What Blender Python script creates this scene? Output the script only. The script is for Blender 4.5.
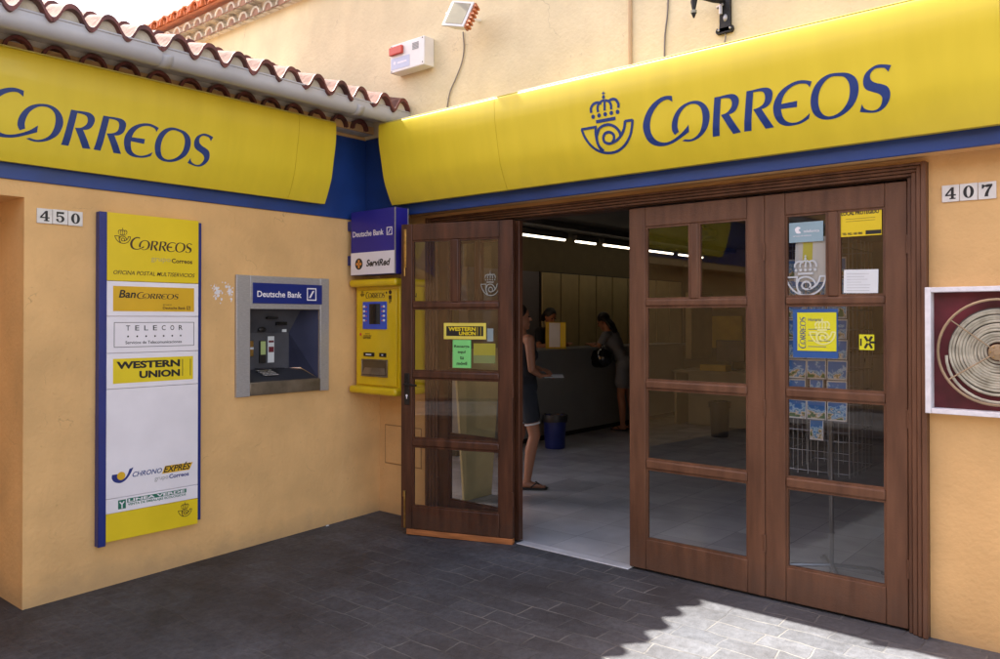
import bpy, bmesh, math, random
from mathutils import Vector, Matrix
from mathutils.geometry import tessellate_polygon
random.seed(7)
for o in list(bpy.data.objects): bpy.data.objects.remove(o)
S = bpy.context.scene
COL = S.collection
R = math.radians

# ------------------------------------------------------------------ camera
CAM = Vector((4.80, -4.22, 1.5)); YAW = R(40.2); PIT = R(0.5); FPX = 805.0; U0 = 500.0; V0 = 312.0
cd = bpy.data.cameras.new('camera'); cam = bpy.data.objects.new('camera', cd); COL.objects.link(cam)
cam.location = CAM
cam.rotation_euler = (R(90) + PIT, 0, YAW)
cd.sensor_width = 36.0; cd.lens = 36.0 * FPX / 1000.0
cd.shift_x = 0.0; cd.shift_y = -(329.5 - V0) / 1000.0
cd.clip_start = 0.05; cd.clip_end = 600
S.camera = cam
S.render.resolution_x = 1024; S.render.resolution_y = 675
# ------------------------------------------------------------------ light
SUN_TO = Vector((-2.32, -0.15, 3.09)).normalized()
SUN_EL = math.asin(SUN_TO.z); SUN_AZ = math.atan2(SUN_TO.x, SUN_TO.y)
w = bpy.data.worlds.new('World'); S.world = w; w.use_nodes = True
nt = w.node_tree
sky = nt.nodes.new('ShaderNodeTexSky'); sky.sky_type = 'NISHITA'; sky.sun_disc = False
sky.sun_elevation = SUN_EL; sky.sun_rotation = SUN_AZ
sky.air_density = 1.0; sky.dust_density = 1.6; sky.ozone_density = 1.0
bg = nt.nodes['Background']; wb = nt.nodes.new('ShaderNodeMix'); wb.data_type = 'RGBA'; wb.blend_type = 'MULTIPLY'; wb.inputs[0].default_value = 1
wb.inputs[7].default_value = (1.32, 1.0, 0.80, 1)      # hazy, warm-balanced sky
nt.links.new(sky.outputs[0], wb.inputs[6]); nt.links.new(wb.outputs[2], bg.inputs[0]); bg.inputs[1].default_value = 0.15
sd = bpy.data.lights.new('sun', 'SUN'); so = bpy.data.objects.new('sun', sd); COL.objects.link(so)
sd.energy = 5.0; sd.angle = R(0.5); sd.color = (1.0, 0.95, 0.87)
so.rotation_euler = SUN_TO.to_track_quat('Z', 'Y').to_euler(); so.location = (-6, 0, 12)
S.view_settings.view_transform = 'Standard'; S.view_settings.look = 'None'
S.view_settings.gamma = 1.0; S.view_settings.use_curve_mapping = False
S.view_settings.exposure = 2.13

# unprojection of a measured point on to a real plane of the place
_f = Vector((-math.sin(YAW) * math.cos(PIT), math.cos(YAW) * math.cos(PIT), math.sin(PIT)))
_r = Vector((math.cos(YAW), math.sin(YAW), 0)); _u = _r.cross(_f)
def at(px, py, ax, val):
    d = _f + _r * ((px - U0) / FPX) + _u * ((V0 - py) / FPX)
    t = (val - CAM[ax]) / d[ax]
    return CAM + d * t

# ------------------------------------------------------------------ materials
def mat(name, col, rough=0.7, metal=0.0, spec=0.5, var=0.08, scale=6.0, bump=0.0, bscale=60.0, col2=None, mix=0.5, emis=0.0, coat=0.0, streak=False, detail=6.0):
    m = bpy.data.materials.new(name); m.use_nodes = True
    t = m.node_tree; n = t.nodes; l = t.links
    b = n['Principled BSDF']
    b.inputs['Roughness'].default_value = rough; b.inputs['Metallic'].default_value = metal
    b.inputs['Specular IOR Level'].default_value = spec
    b.inputs['Coat Weight'].default_value = coat
    tc = n.new('ShaderNodeTexCoord')
    ns = n.new('ShaderNodeTexNoise'); ns.inputs['Scale'].default_value = scale; ns.inputs['Detail'].default_value = detail
    if streak:
        mp = n.new('ShaderNodeMapping'); mp.inputs['Scale'].default_value = streak
        l.new(tc.outputs['Object'], mp.inputs[0]); l.new(mp.outputs[0], ns.inputs['Vector'])
    else: l.new(tc.outputs['Object'], ns.inputs['Vector'])
    cr = n.new('ShaderNodeValToRGB')
    c2 = col2 if col2 else tuple(max(0, c * (1 - 2.2 * var)) for c in col)
    c1 = tuple(min(1, c * (1 + var)) for c in col)
    cr.color_ramp.elements[0].position = mix - 0.22; cr.color_ramp.elements[0].color = (*c2, 1)
    cr.color_ramp.elements[1].position = mix + 0.22; cr.color_ramp.elements[1].color = (*c1, 1)
    l.new(ns.outputs['Fac'], cr.inputs[0]); l.new(cr.outputs[0], b.inputs['Base Color'])
    mr = n.new('ShaderNodeMapRange'); mr.inputs['To Min'].default_value = max(0, rough - .08); mr.inputs['To Max'].default_value = min(1, rough + .08)
    l.new(ns.outputs['Fac'], mr.inputs[0]); l.new(mr.outputs[0], b.inputs['Roughness'])
    if bump > 0:
        nb = n.new('ShaderNodeTexNoise'); nb.inputs['Scale'].default_value = bscale; nb.inputs['Detail'].default_value = 5
        l.new(tc.outputs['Object'], nb.inputs['Vector'])
        bp = n.new('ShaderNodeBump'); bp.inputs['Strength'].default_value = bump; bp.inputs['Distance'].default_value = 0.01
        lb = n.new('ShaderNodeTexNoise'); lb.inputs['Scale'].default_value = bscale*.16; lb.inputs['Detail'].default_value = 3; l.new(tc.outputs['Object'], lb.inputs['Vector'])
        hm2 = n.new('ShaderNodeMath'); hm2.operation = 'MULTIPLY_ADD'; hm2.inputs[1].default_value = 1.6; l.new(lb.outputs['Fac'], hm2.inputs[0]); l.new(nb.outputs['Fac'], hm2.inputs[2])
        l.new(hm2.outputs[0], bp.inputs['Height']); l.new(bp.outputs[0], b.inputs['Normal'])
    if emis:
        b.inputs['Emission Color'].default_value = (*col, 1); b.inputs['Emission Strength'].default_value = emis
    return m

def scuffed(m, col, z0, z1):
    t = m.node_tree; n = t.nodes; l = t.links; b = n['Principled BSDF']; base = b.inputs['Base Color'].links[0].from_socket
    tc = n.new('ShaderNodeTexCoord'); sz = n.new('ShaderNodeSeparateXYZ'); l.new(tc.outputs['Object'], sz.inputs[0])
    ns = n.new('ShaderNodeTexNoise'); ns.inputs['Scale'].default_value = 13; ns.inputs['Detail'].default_value = 8; ns.inputs['Roughness'].default_value = .7; l.new(tc.outputs['Object'], ns.inputs['Vector'])
    a = n.new('ShaderNodeMath'); a.operation = 'MULTIPLY_ADD'; l.new(ns.outputs['Fac'], a.inputs[0]); a.inputs[1].default_value = -.5; l.new(sz.outputs['Z'], a.inputs[2])
    r = n.new('ShaderNodeMapRange'); r.inputs[1].default_value = z0-.25; r.inputs[2].default_value = z1-.25; r.inputs[3].default_value = .5; r.inputs[4].default_value = 0; l.new(a.outputs[0], r.inputs[0])
    sp = n.new('ShaderNodeMapRange'); sp.inputs[1].default_value = .67; sp.inputs[2].default_value = .73; sp.inputs[4].default_value = .5; l.new(ns.outputs['Fac'], sp.inputs[0])
    mx = n.new('ShaderNodeMath'); mx.operation = 'MAXIMUM'; l.new(r.outputs[0], mx.inputs[0]); l.new(sp.outputs[0], mx.inputs[1])
    c = n.new('ShaderNodeMix'); c.data_type = 'RGBA'; l.new(mx.outputs[0], c.inputs[0]); l.new(base, c.inputs[6]); c.inputs[7].default_value = (*col, 1)
    l.new(c.outputs[2], b.inputs['Base Color'])

def wall_mat(name, col, stain):
    m = mat(name, col, rough=0.85, spec=0.25, var=0.075, scale=2.6, bump=0.45, bscale=38)
    t = m.node_tree; n = t.nodes; l = t.links; b = n['Principled BSDF']
    tc = n.new('ShaderNodeTexCoord')
    base = b.inputs['Base Color'].links[0].from_socket
    # rain streaks and grime specks
    mp = n.new('ShaderNodeMapping'); mp.inputs['Scale'].default_value = (5, 5, 0.7)
    l.new(tc.outputs['Object'], mp.inputs[0])
    a = n.new('ShaderNodeTexNoise'); a.inputs['Scale'].default_value = 1.5; a.inputs['Detail'].default_value = 8; a.inputs['Roughness'].default_value = .7
    l.new(mp.outputs[0], a.inputs['Vector'])
    r1 = n.new('ShaderNodeMapRange'); r1.inputs[1].default_value = .5; r1.inputs[2].default_value = .8; r1.inputs[4].default_value = .5
    l.new(a.outputs['Fac'], r1.inputs[0])
    mx = n.new('ShaderNodeMix'); mx.data_type = 'RGBA'; l.new(r1.outputs[0], mx.inputs[0]); l.new(base, mx.inputs[6]); mx.inputs[7].default_value = (*stain, 1)
    sp = n.new('ShaderNodeTexNoise'); sp.inputs['Scale'].default_value = 38; sp.inputs['Detail'].default_value = 3
    l.new(tc.outputs['Object'], sp.inputs['Vector'])
    r2 = n.new('ShaderNodeMapRange'); r2.inputs[1].default_value = .68; r2.inputs[2].default_value = .76; r2.inputs[4].default_value = .3
    l.new(sp.outputs['Fac'], r2.inputs[0])
    m2 = n.new('ShaderNodeMix'); m2.data_type = 'RGBA'; l.new(r2.outputs[0], m2.inputs[0]); l.new(mx.outputs[2], m2.inputs[6]); m2.inputs[7].default_value = (stain[0] * .6, stain[1] * .6, stain[2] * .6, 1)
    # hairline cracks in places, and a scuffed, splashed foot of the wall
    vo = n.new('ShaderNodeTexVoronoi'); vo.feature = 'DISTANCE_TO_EDGE'; vo.inputs['Scale'].default_value = 1.3
    wn = n.new('ShaderNodeTexNoise'); wn.inputs['Scale'].default_value = 5; wn.inputs['Detail'].default_value = 6; l.new(tc.outputs['Object'], wn.inputs['Vector'])
    wm = n.new('ShaderNodeVectorMath'); wm.operation = 'MULTIPLY_ADD'; wm.inputs[1].default_value = (.35, .35, .35); l.new(wn.outputs['Color'], wm.inputs[0]); l.new(tc.outputs['Object'], wm.inputs[2]); l.new(wm.outputs[0], vo.inputs['Vector'])
    vr = n.new('ShaderNodeMapRange'); vr.inputs[1].default_value = 0; vr.inputs[2].default_value = .004; vr.inputs[3].default_value = .55; vr.inputs[4].default_value = 0; l.new(vo.outputs['Distance'], vr.inputs[0])
    cmn = n.new('ShaderNodeMapRange'); cmn.inputs[1].default_value = .55; cmn.inputs[2].default_value = .65; l.new(wn.outputs['Fac'], cmn.inputs[0])
    cml = n.new('ShaderNodeMath'); cml.operation = 'MULTIPLY'; l.new(vr.outputs[0], cml.inputs[0]); l.new(cmn.outputs[0], cml.inputs[1])
    m3 = n.new('ShaderNodeMix'); m3.data_type = 'RGBA'; l.new(cml.outputs[0], m3.inputs[0]); l.new(m2.outputs[2], m3.inputs[6]); m3.inputs[7].default_value = (stain[0] * .45, stain[1] * .45, stain[2] * .45, 1)
    sz = n.new('ShaderNodeSeparateXYZ'); l.new(tc.outputs['Object'], sz.inputs[0])
    zn = n.new('ShaderNodeMath'); zn.operation = 'MULTIPLY_ADD'; l.new(wn.outputs['Fac'], zn.inputs[0]); zn.inputs[1].default_value = -.30; l.new(sz.outputs['Z'], zn.inputs[2])
    zr = n.new('ShaderNodeMapRange'); zr.inputs[1].default_value = -.19; zr.inputs[2].default_value = -.05; zr.inputs[3].default_value = .55; zr.inputs[4].default_value = 0; l.new(zn.outputs[0], zr.inputs[0])
    m4 = n.new('ShaderNodeMix'); m4.data_type = 'RGBA'; l.new(zr.outputs[0], m4.inputs[0]); l.new(m3.outputs[2], m4.inputs[6]); m4.inputs[7].default_value = (.38, .26, .14, 1)
    l.new(m4.outputs[2], b.inputs['Base Color'])
    return m

M = {}
M['ochre'] = wall_mat('ochre_plaster', (0.77, 0.47, 0.20), (0.66, 0.39, 0.16))
M['peach'] = wall_mat('peach_plaster', (0.80, 0.67, 0.43), (0.70, 0.56, 0.35))
M['cream'] = mat('cream_mortar', (0.72, 0.64, 0.52), .85, var=.12, scale=9, bump=.3)
M['blue'] = mat('blue_cladding', (0.010, 0.045, 0.22), .42, var=.12, scale=3)
M['yellow'] = mat('yellow_sign_plastic', (0.78, 0.60, 0.030), .44, spec=.55, coat=.12, var=.028, scale=1.1, streak=(8, 8, .35), detail=3)
M['yellow_lip'] = mat('yellow_sign_edge', (0.72, 0.62, 0.16), .4, var=.05)
M['ink'] = mat('deep_blue_lettering', (0.014, 0.045, 0.21), .4, var=.04)
M['black'] = mat('black_print', (0.012, 0.010, 0.010), .5, var=.1)
M['darkbrown'] = mat('dark_brown_print', (0.05, 0.02, 0.01), .5, var=.1)
M['white'] = mat('white_panel', (0.86, 0.81, 0.85), .45, var=.03, scale=5)
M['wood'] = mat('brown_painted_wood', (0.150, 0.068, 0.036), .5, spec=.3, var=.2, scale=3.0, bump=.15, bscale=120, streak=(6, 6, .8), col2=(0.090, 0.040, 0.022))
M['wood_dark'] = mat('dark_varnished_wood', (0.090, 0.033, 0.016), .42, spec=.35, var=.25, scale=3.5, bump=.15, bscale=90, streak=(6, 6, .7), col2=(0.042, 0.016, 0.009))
scuffed(M['wood'], (.11, .065, .045), .05, .22); scuffed(M['wood_dark'], (.06, .035, .025), .05, .20)
M['wood_raw'] = mat('raw_orange_wood', (0.42, 0.15, 0.045), .6, var=.2, scale=6, streak=(1, 1, 8))
M['brass'] = mat('brass', (0.55, 0.33, 0.10), .35, metal=.9, var=.2, scale=30)
M['steel'] = mat('brushed_steel', (0.50, 0.48, 0.48), .42, metal=.55, var=.08, scale=20, streak=(2, 2, 14))
M['sill_steel'] = mat('bronze_steel', (0.27, 0.22, 0.16), .38, metal=.7, var=.2, scale=10)
M['atm_dark'] = mat('dark_grey_plastic', (0.045, 0.045, 0.052), .4, var=.15)
M['atm_mid'] = mat('mid_grey_plastic', (0.085, 0.085, 0.10), .4, var=.15)
M['atm_blue'] = mat('bluish_grey_plastic', (0.05, 0.055, 0.10), .35, var=.1)
M['atm_sign'] = mat('deep_blue_sign', (0.012, 0.025, 0.19), .35, var=.05)
M['flag_blue'] = mat('royal_blue_sign', (0.022, 0.018, 0.27), .35, var=.05)
M['gold'] = mat('gold_panel', (0.72, 0.42, 0.010), .5, var=.04)
M['wu_yellow'] = mat('lemon_panel', (0.80, 0.61, 0.010), .5, var=.04)
M['grey_print'] = mat('grey_print', (0.33, 0.33, 0.34), .5, var=.05)
M['green_print'] = mat('green_print', (0.012, 0.16, 0.10), .5, var=.05)
M['green_note'] = mat('green_paper', (0.22, 0.68, 0.20), .6, var=.04)
M['gutter'] = mat('grey_gutter_plastic', (0.50, 0.49, 0.51), .4, var=.07, scale=3)
M['tile_top'] = mat('weathered_tile_top', (0.17, 0.095, 0.075), .85, spec=.2, var=.25, scale=16, bump=.6, bscale=30, col2=(0.075, 0.030, 0.024), mix=.50)
M['tile_edge'] = mat('dark_red_tile', (0.17, 0.045, 0.035), .5, var=.3, scale=10, bump=.3, bscale=40, col2=(0.06, 0.02, 0.018))
M['tile_orange'] = mat('terracotta_tile', (0.62, 0.20, 0.08), .8, var=.2, scale=8, bump=.4, bscale=30, col2=(0.42, 0.13, 0.06))
M['tile_brown'] = mat('terracotta_inside', (0.40, 0.22, 0.15), .8, var=.2, scale=8)
M['machine'] = mat('yellow_machine_paint', (0.76, 0.52, 0.006), .35, var=.06, scale=4, coat=.2)
M['screen'] = mat('blue_screen', (0.02, 0.04, 0.24), .2, var=.1, emis=0.12)
M['screen_off'] = mat('dark_screen', (0.012, 0.012, 0.014), .12, var=.1)
M['red'] = mat('red_plastic', (0.60, 0.07, 0.04), .4, var=.05)
M['maroon'] = mat('maroon_metal', (0.14, 0.012, 0.022), .45, var=.3, scale=5)
M['chipped_white'] = mat('chipped_white_paint', (0.80, 0.77, 0.80), .55, var=.06, scale=30, bump=.3)
M['hose'] = mat('grey_canvas_hose', (0.50, 0.46, 0.36), .8, var=.15, scale=20, col2=(0.30, 0.27, 0.20))
M['reel'] = mat('brass_rim', (0.42, 0.30, 0.18), .45, metal=.4, var=.15)
M['alarm'] = mat('white_alarm_plastic', (0.84, 0.80, 0.76), .5, var=.03)
M['pale_label'] = mat('pale_blue_label', (0.55, 0.58, 0.72), .5, var=.03)
M['lamp_glass'] = mat('floodlight_glass', (0.34, 0.31, 0.22), .15, var=.1)
M['iron'] = mat('black_cast_iron', (0.018, 0.015, 0.013), .45, var=.3, metal=.3, bump=.3)
M['cable'] = mat('grey_cable', (0.22, 0.19, 0.17), .6)
M['peach_pipe'] = mat('peach_painted_pipe', (0.62, 0.42, 0.24), .7)
M['skin'] = mat('skin', (0.34, 0.145, 0.08), .5, var=.04)
M['hair'] = mat('black_hair', (0.010, 0.008, 0.007), .45, var=.3, bump=.6, bscale=150)
M['denim'] = mat('dark_denim', (0.018, 0.021, 0.030), .85, var=.2, bump=.3)
M['blacktop'] = mat('black_cotton', (0.012, 0.012, 0.016), .85, var=.2)
M['greydress'] = mat('grey_jersey', (0.17, 0.18, 0.20), .85, var=.1)
M['whitecloth'] = mat('white_trim', (0.6, 0.6, 0.62), .8)
M['helmet'] = mat('black_gloss_helmet', (0.008, 0.008, 0.009), .08, var=.1, coat=.5)
M['sole'] = mat('black_rubber', (0.015, 0.014, 0.014), .7)
M['bin_blue'] = mat('blue_bin_plastic', (0.015, 0.025, 0.16), .4, var=.1)
M['bin_black'] = mat('charcoal_bin_plastic', (0.02, 0.02, 0.024), .45, var=.1)
M['counter'] = mat('grey_counter_laminate', (0.24, 0.25, 0.26), .45, var=.06, scale=3)
M['panelcream'] = mat('cream_wardrobe_laminate', (0.42, 0.34, 0.17), .5, var=.05)
M['panelgrey'] = mat('grey_cabinet_laminate', (0.16, 0.15, 0.16), .55, var=.05)
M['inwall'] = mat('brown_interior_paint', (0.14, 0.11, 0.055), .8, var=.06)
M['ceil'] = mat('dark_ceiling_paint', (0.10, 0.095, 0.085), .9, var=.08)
M['board'] = mat('pale_khaki_board', (0.50, 0.41, 0.19), .6, var=.06)
M['wire'] = mat('chromed_wire', (0.34, 0.35, 0.37), .3, metal=.7, var=.1)
M['desk'] = mat('beige_desk_laminate', (0.27, 0.24, 0.15), .55, var=.05)
M['paper'] = mat('white_paper', (0.74, 0.76, 0.78), .7, var=.03)
M['paper_blue'] = mat('grey_blue_card', (0.28, 0.40, 0.46), .5, var=.04)
M['poster_blue'] = mat('blue_card', (0.02, 0.09, 0.30), .5, var=.04)
M['frost'] = mat('pale_vinyl_decal', (0.50, 0.52, 0.54), .6, var=.05)
M['tube'] = mat('lit_fluorescent_tube', (1.0, 0.84, 0.62), .5, emis=1.5)
M['marble'] = mat('white_marble_threshold', (0.62, 0.63, 0.66), .35, var=.12, scale=5)
M['soffit'] = mat('brown_varnished_ceiling', (0.08, 0.045, 0.03), .6)
M['yellow_box'] = mat('yellow_cardboard', (0.55, 0.38, 0.02), .6)

def glass_mat():
    m = bpy.data.materials.new('window_glass'); m.use_nodes = True
    t = m.node_tree; n = t.nodes; l = t.links
    n.remove(n['Principled BSDF'])
    tr = n.new('ShaderNodeBsdfTransparent'); tr.inputs[0].default_value = (.90, .895, .885, 1)
    gl = n.new('ShaderNodeBsdfGlossy'); gl.inputs['Roughness'].default_value = .015; gl.inputs[0].default_value = (.9, .92, .95, 1)
    lw = n.new('ShaderNodeLayerWeight'); lw.inputs[0].default_value = .5
    pw = n.new('ShaderNodeMath'); pw.operation = 'POWER'; pw.inputs[1].default_value = 4.6
    l.new(lw.outputs['Facing'], pw.inputs[0])
    mr = n.new('ShaderNodeMapRange'); mr.inputs[3].default_value = .068; mr.inputs[4].default_value = 1
    l.new(pw.outputs[0], mr.inputs[0])
    mx = n.new('ShaderNodeMixShader'); l.new(mr.outputs[0], mx.inputs[0]); l.new(tr.outputs[0], mx.inputs[1]); l.new(gl.outputs[0], mx.inputs[2])
    l.new(mx.outputs[0], n['Material Output'].inputs[0])
    return m
M['glass'] = glass_mat()

def paver_mat():
    m = bpy.data.materials.new('stone_pavers'); m.use_nodes = True
    t = m.node_tree; n = t.nodes; l = t.links; b = n['Principled BSDF']
    tc = n.new('ShaderNodeTexCoord')
    dn = n.new('ShaderNodeTexNoise'); dn.inputs['Scale'].default_value = 3.5; dn.inputs['Detail'].default_value = 3
    l.new(tc.outputs['Object'], dn.inputs['Vector'])
    vm = n.new('ShaderNodeVectorMath'); vm.operation = 'MULTIPLY_ADD'
    l.new(dn.outputs['Color'], vm.inputs[0]); vm.inputs[1].default_value = (.07, .07, 0); l.new(tc.outputs['Object'], vm.inputs[2])
    br = n.new('ShaderNodeTexBrick'); l.new(vm.outputs[0], br.inputs['Vector'])
    br.inputs['Scale'].default_value = 1.0; br.inputs['Brick Width'].default_value = .245; br.inputs['Row Height'].default_value = .135
    br.inputs['Mortar Size'].default_value = .005; br.inputs['Mortar Smooth'].default_value = .35; br.inputs['Bias'].default_value = -.1
    br.offset = .5; br.squash = 1.25; br.squash_frequency = 3
    br.inputs['Color1'].default_value = (.9, .9, .9, 1); br.inputs['Color2'].default_value = (.35, .35, .35, 1); br.inputs['Mortar'].default_value = (.5, .5, .5, 1)
    def noise(sc, d=6, r=.6):
        x = n.new('ShaderNodeTexNoise'); x.inputs['Scale'].default_value = sc; x.inputs['Detail'].default_value = d; x.inputs['Roughness'].default_value = r
        l.new(tc.outputs['Object'], x.inputs['Vector']); return x
    def ramp(src, p0, c0, p1, c1):
        x = n.new('ShaderNodeValToRGB'); x.color_ramp.elements[0].position = p0; x.color_ramp.elements[1].position = p1
        x.color_ramp.elements[0].color = (*c0, 1); x.color_ramp.elements[1].color = (*c1, 1); l.new(src, x.inputs[0]); return x
    big = ramp(noise(.9, 6, .65).outputs['Fac'], .36, (.030, .027, .029), .70, (.086, .092, .108))
    fine = ramp(noise(26, 8, .75).outputs['Fac'], .3, (.50, .50, .50), .72, (1.40, 1.40, 1.38))
    m1 = n.new('ShaderNodeMix'); m1.data_type = 'RGBA'; m1.blend_type = 'MULTIPLY'; m1.inputs[0].default_value = 1
    l.new(big.outputs[0], m1.inputs[6]); l.new(fine.outputs[0], m1.inputs[7])
    # each slab a tone of its own
    bt = ramp(br.outputs['Color'], .35, (.72, .72, .74), .9, (1.22, 1.2, 1.18))
    m2 = n.new('ShaderNodeMix'); m2.data_type = 'RGBA'; m2.blend_type = 'MULTIPLY'; m2.inputs[0].default_value = .75
    l.new(m1.outputs[2], m2.inputs[6]); l.new(bt.outputs[0], m2.inputs[7])
    # joints: pale dust in places, dark elsewhere, worn away elsewhere
    jc = ramp(noise(1.7, 5).outputs['Fac'], .42, (.035, .032, .032), .56, (.16, .155, .145))
    jv = n.new('ShaderNodeMapRange'); jv.inputs[1].default_value = .36; jv.inputs[2].default_value = .56; jv.inputs[3].default_value = .15; jv.inputs[4].default_value = 1
    l.new(noise(2.6, 6).outputs['Fac'], jv.inputs[0])
    jw = n.new('ShaderNodeVectorMath'); jw.operation = 'DOT_PRODUCT'; jw.inputs[1].default_value = (1, .6, 0); l.new(tc.outputs['Object'], jw.inputs[0])
    jx = n.new('ShaderNodeMapRange'); jx.inputs[1].default_value = -.3; jx.inputs[2].default_value = 1.5; jx.inputs[3].default_value = .22; jx.inputs[4].default_value = .95; l.new(jw.outputs['Value'], jx.inputs[0])
    jy = n.new('ShaderNodeMath'); jy.operation = 'MULTIPLY'; l.new(jv.outputs[0], jy.inputs[0]); l.new(jx.outputs[0], jy.inputs[1])
    jm = n.new('ShaderNodeMath'); jm.operation = 'MULTIPLY'; l.new(br.outputs['Fac'], jm.inputs[0]); l.new(jy.outputs[0], jm.inputs[1])
    m3 = n.new('ShaderNodeMix'); m3.data_type = 'RGBA'; l.new(jm.outputs[0], m3.inputs[0]); l.new(m2.outputs[2], m3.inputs[6]); l.new(jc.outputs[0], m3.inputs[7])
    # dark stain spots
    st = n.new('ShaderNodeMapRange'); st.inputs[1].default_value = .66; st.inputs[2].default_value = .74; st.inputs[4].default_value = .55
    l.new(noise(5.5, 4).outputs['Fac'], st.inputs[0])
    m4 = n.new('ShaderNodeMix'); m4.data_type = 'RGBA'; l.new(st.outputs[0], m4.inputs[0]); l.new(m3.outputs[2], m4.inputs[6]); m4.inputs[7].default_value = (.045, .036, .032, 1)
    # paving turns paler along x, broken up by noise
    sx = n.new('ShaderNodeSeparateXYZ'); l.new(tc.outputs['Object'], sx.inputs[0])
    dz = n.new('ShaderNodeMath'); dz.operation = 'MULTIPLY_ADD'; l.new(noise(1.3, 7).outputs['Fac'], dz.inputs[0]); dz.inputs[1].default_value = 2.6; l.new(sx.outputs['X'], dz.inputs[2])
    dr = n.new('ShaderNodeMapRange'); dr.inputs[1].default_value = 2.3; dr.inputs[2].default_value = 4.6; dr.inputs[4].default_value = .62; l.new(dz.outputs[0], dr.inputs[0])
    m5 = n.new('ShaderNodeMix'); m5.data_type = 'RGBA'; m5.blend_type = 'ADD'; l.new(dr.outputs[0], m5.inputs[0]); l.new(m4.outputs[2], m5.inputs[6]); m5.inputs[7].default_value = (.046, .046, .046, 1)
    l.new(m5.outputs[2], b.inputs['Base Color'])
    b.inputs['Roughness'].default_value = .62; b.inputs['Specular IOR Level'].default_value = .4
    # relief
    hs = n.new('ShaderNodeMath'); hs.operation = 'MULTIPLY_ADD'; l.new(jm.outputs[0], hs.inputs[0]); hs.inputs[1].default_value = -1.0; l.new(noise(14, 8, .7).outputs['Fac'], hs.inputs[2])
    bp = n.new('ShaderNodeBump'); bp.inputs['Strength'].default_value = .6; bp.inputs['Distance'].default_value = .008
    l.new(hs.outputs[0], bp.inputs['Height']); l.new(bp.outputs[0], b.inputs['Normal'])
    return m
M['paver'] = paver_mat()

def floor_mat():
    m = mat('grey_floor_tiles', (0.58, 0.59, 0.62), .2, var=.06, scale=4)
    t = m.node_tree; n = t.nodes; l = t.links; b = n['Principled BSDF']
    base = b.inputs['Base Color'].links[0].from_socket
    tc = n.new('ShaderNodeTexCoord'); br = n.new('ShaderNodeTexBrick'); l.new(tc.outputs['Object'], br.inputs['Vector'])
    br.inputs['Scale'].default_value = 1; br.inputs['Brick Width'].default_value = .4; br.inputs['Row Height'].default_value = .4; br.offset = 0
    br.inputs['Mortar Size'].default_value = .002
    br.inputs['Color1'].default_value = (.86, .86, .86, 1); br.inputs['Color2'].default_value = (1.12, 1.12, 1.12, 1); br.inputs['Mortar'].default_value = (.55, .55, .55, 1)
    mx = n.new('ShaderNodeMix'); mx.data_type = 'RGBA'; mx.blend_type = 'MULTIPLY'; mx.inputs[0].default_value = 1
    l.new(base, mx.inputs[6]); l.new(br.outputs['Color'], mx.inputs[7]); l.new(mx.outputs[2], b.inputs['Base Color'])
    return m
M['floor'] = floor_mat()

def card_mat():
    m = bpy.data.materials.new('postcard_picture'); m.use_nodes = True
    t = m.node_tree; n = t.nodes; l = t.links; b = n['Principled BSDF']; b.inputs['Roughness'].default_value = .35
    tc = n.new('ShaderNodeTexCoord'); oi = n.new('ShaderNodeObjectInfo')
    ad = n.new('ShaderNodeVectorMath'); ad.operation = 'ADD'
    sc = n.new('ShaderNodeVectorMath'); sc.operation = 'SCALE'; sc.inputs[0].default_value = (31, 17, 23); l.new(oi.outputs['Random'], sc.inputs['Scale'])
    l.new(tc.outputs['Generated'], ad.inputs[0]); l.new(sc.outputs[0], ad.inputs[1])
    ns = n.new('ShaderNodeTexNoise'); ns.inputs['Scale'].default_value = 2.4; ns.inputs['Detail'].default_value = 6; l.new(ad.outputs[0], ns.inputs['Vector'])
    sp = n.new('ShaderNodeSeparateXYZ'); l.new(tc.outputs['Generated'], sp.inputs[0])
    zq = n.new('ShaderNodeMath'); zq.operation = 'MULTIPLY_ADD'; l.new(sp.outputs['Z'], zq.inputs[0]); zq.inputs[1].default_value = .8; zq.inputs[2].default_value = -.62
    mm = n.new('ShaderNodeMath'); mm.operation = 'MULTIPLY_ADD'; l.new(ns.outputs['Fac'], mm.inputs[0]); mm.inputs[1].default_value = 2.2; l.new(zq.outputs[0], mm.inputs[2])
    cr = n.new('ShaderNodeValToRGB'); l.new(mm.outputs[0], cr.inputs[0])
    e = cr.color_ramp.elements; e[0].position = .38; e[0].color = (.08, .18, .05, 1); e[1].position = 1.0; e[1].color = (.05, .22, .62, 1)
    for p, c in ((.50, (.55, .42, .22, 1)), (.60, (.88, .86, .80, 1)), (.68, (.04, .24, .52, 1)), (.84, (.50, .74, .95, 1))):
        x = e.new(p); x.color = c
    l.new(cr.outputs[0], b.inputs['Base Color'])
    return m
M['card'] = card_mat()

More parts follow.
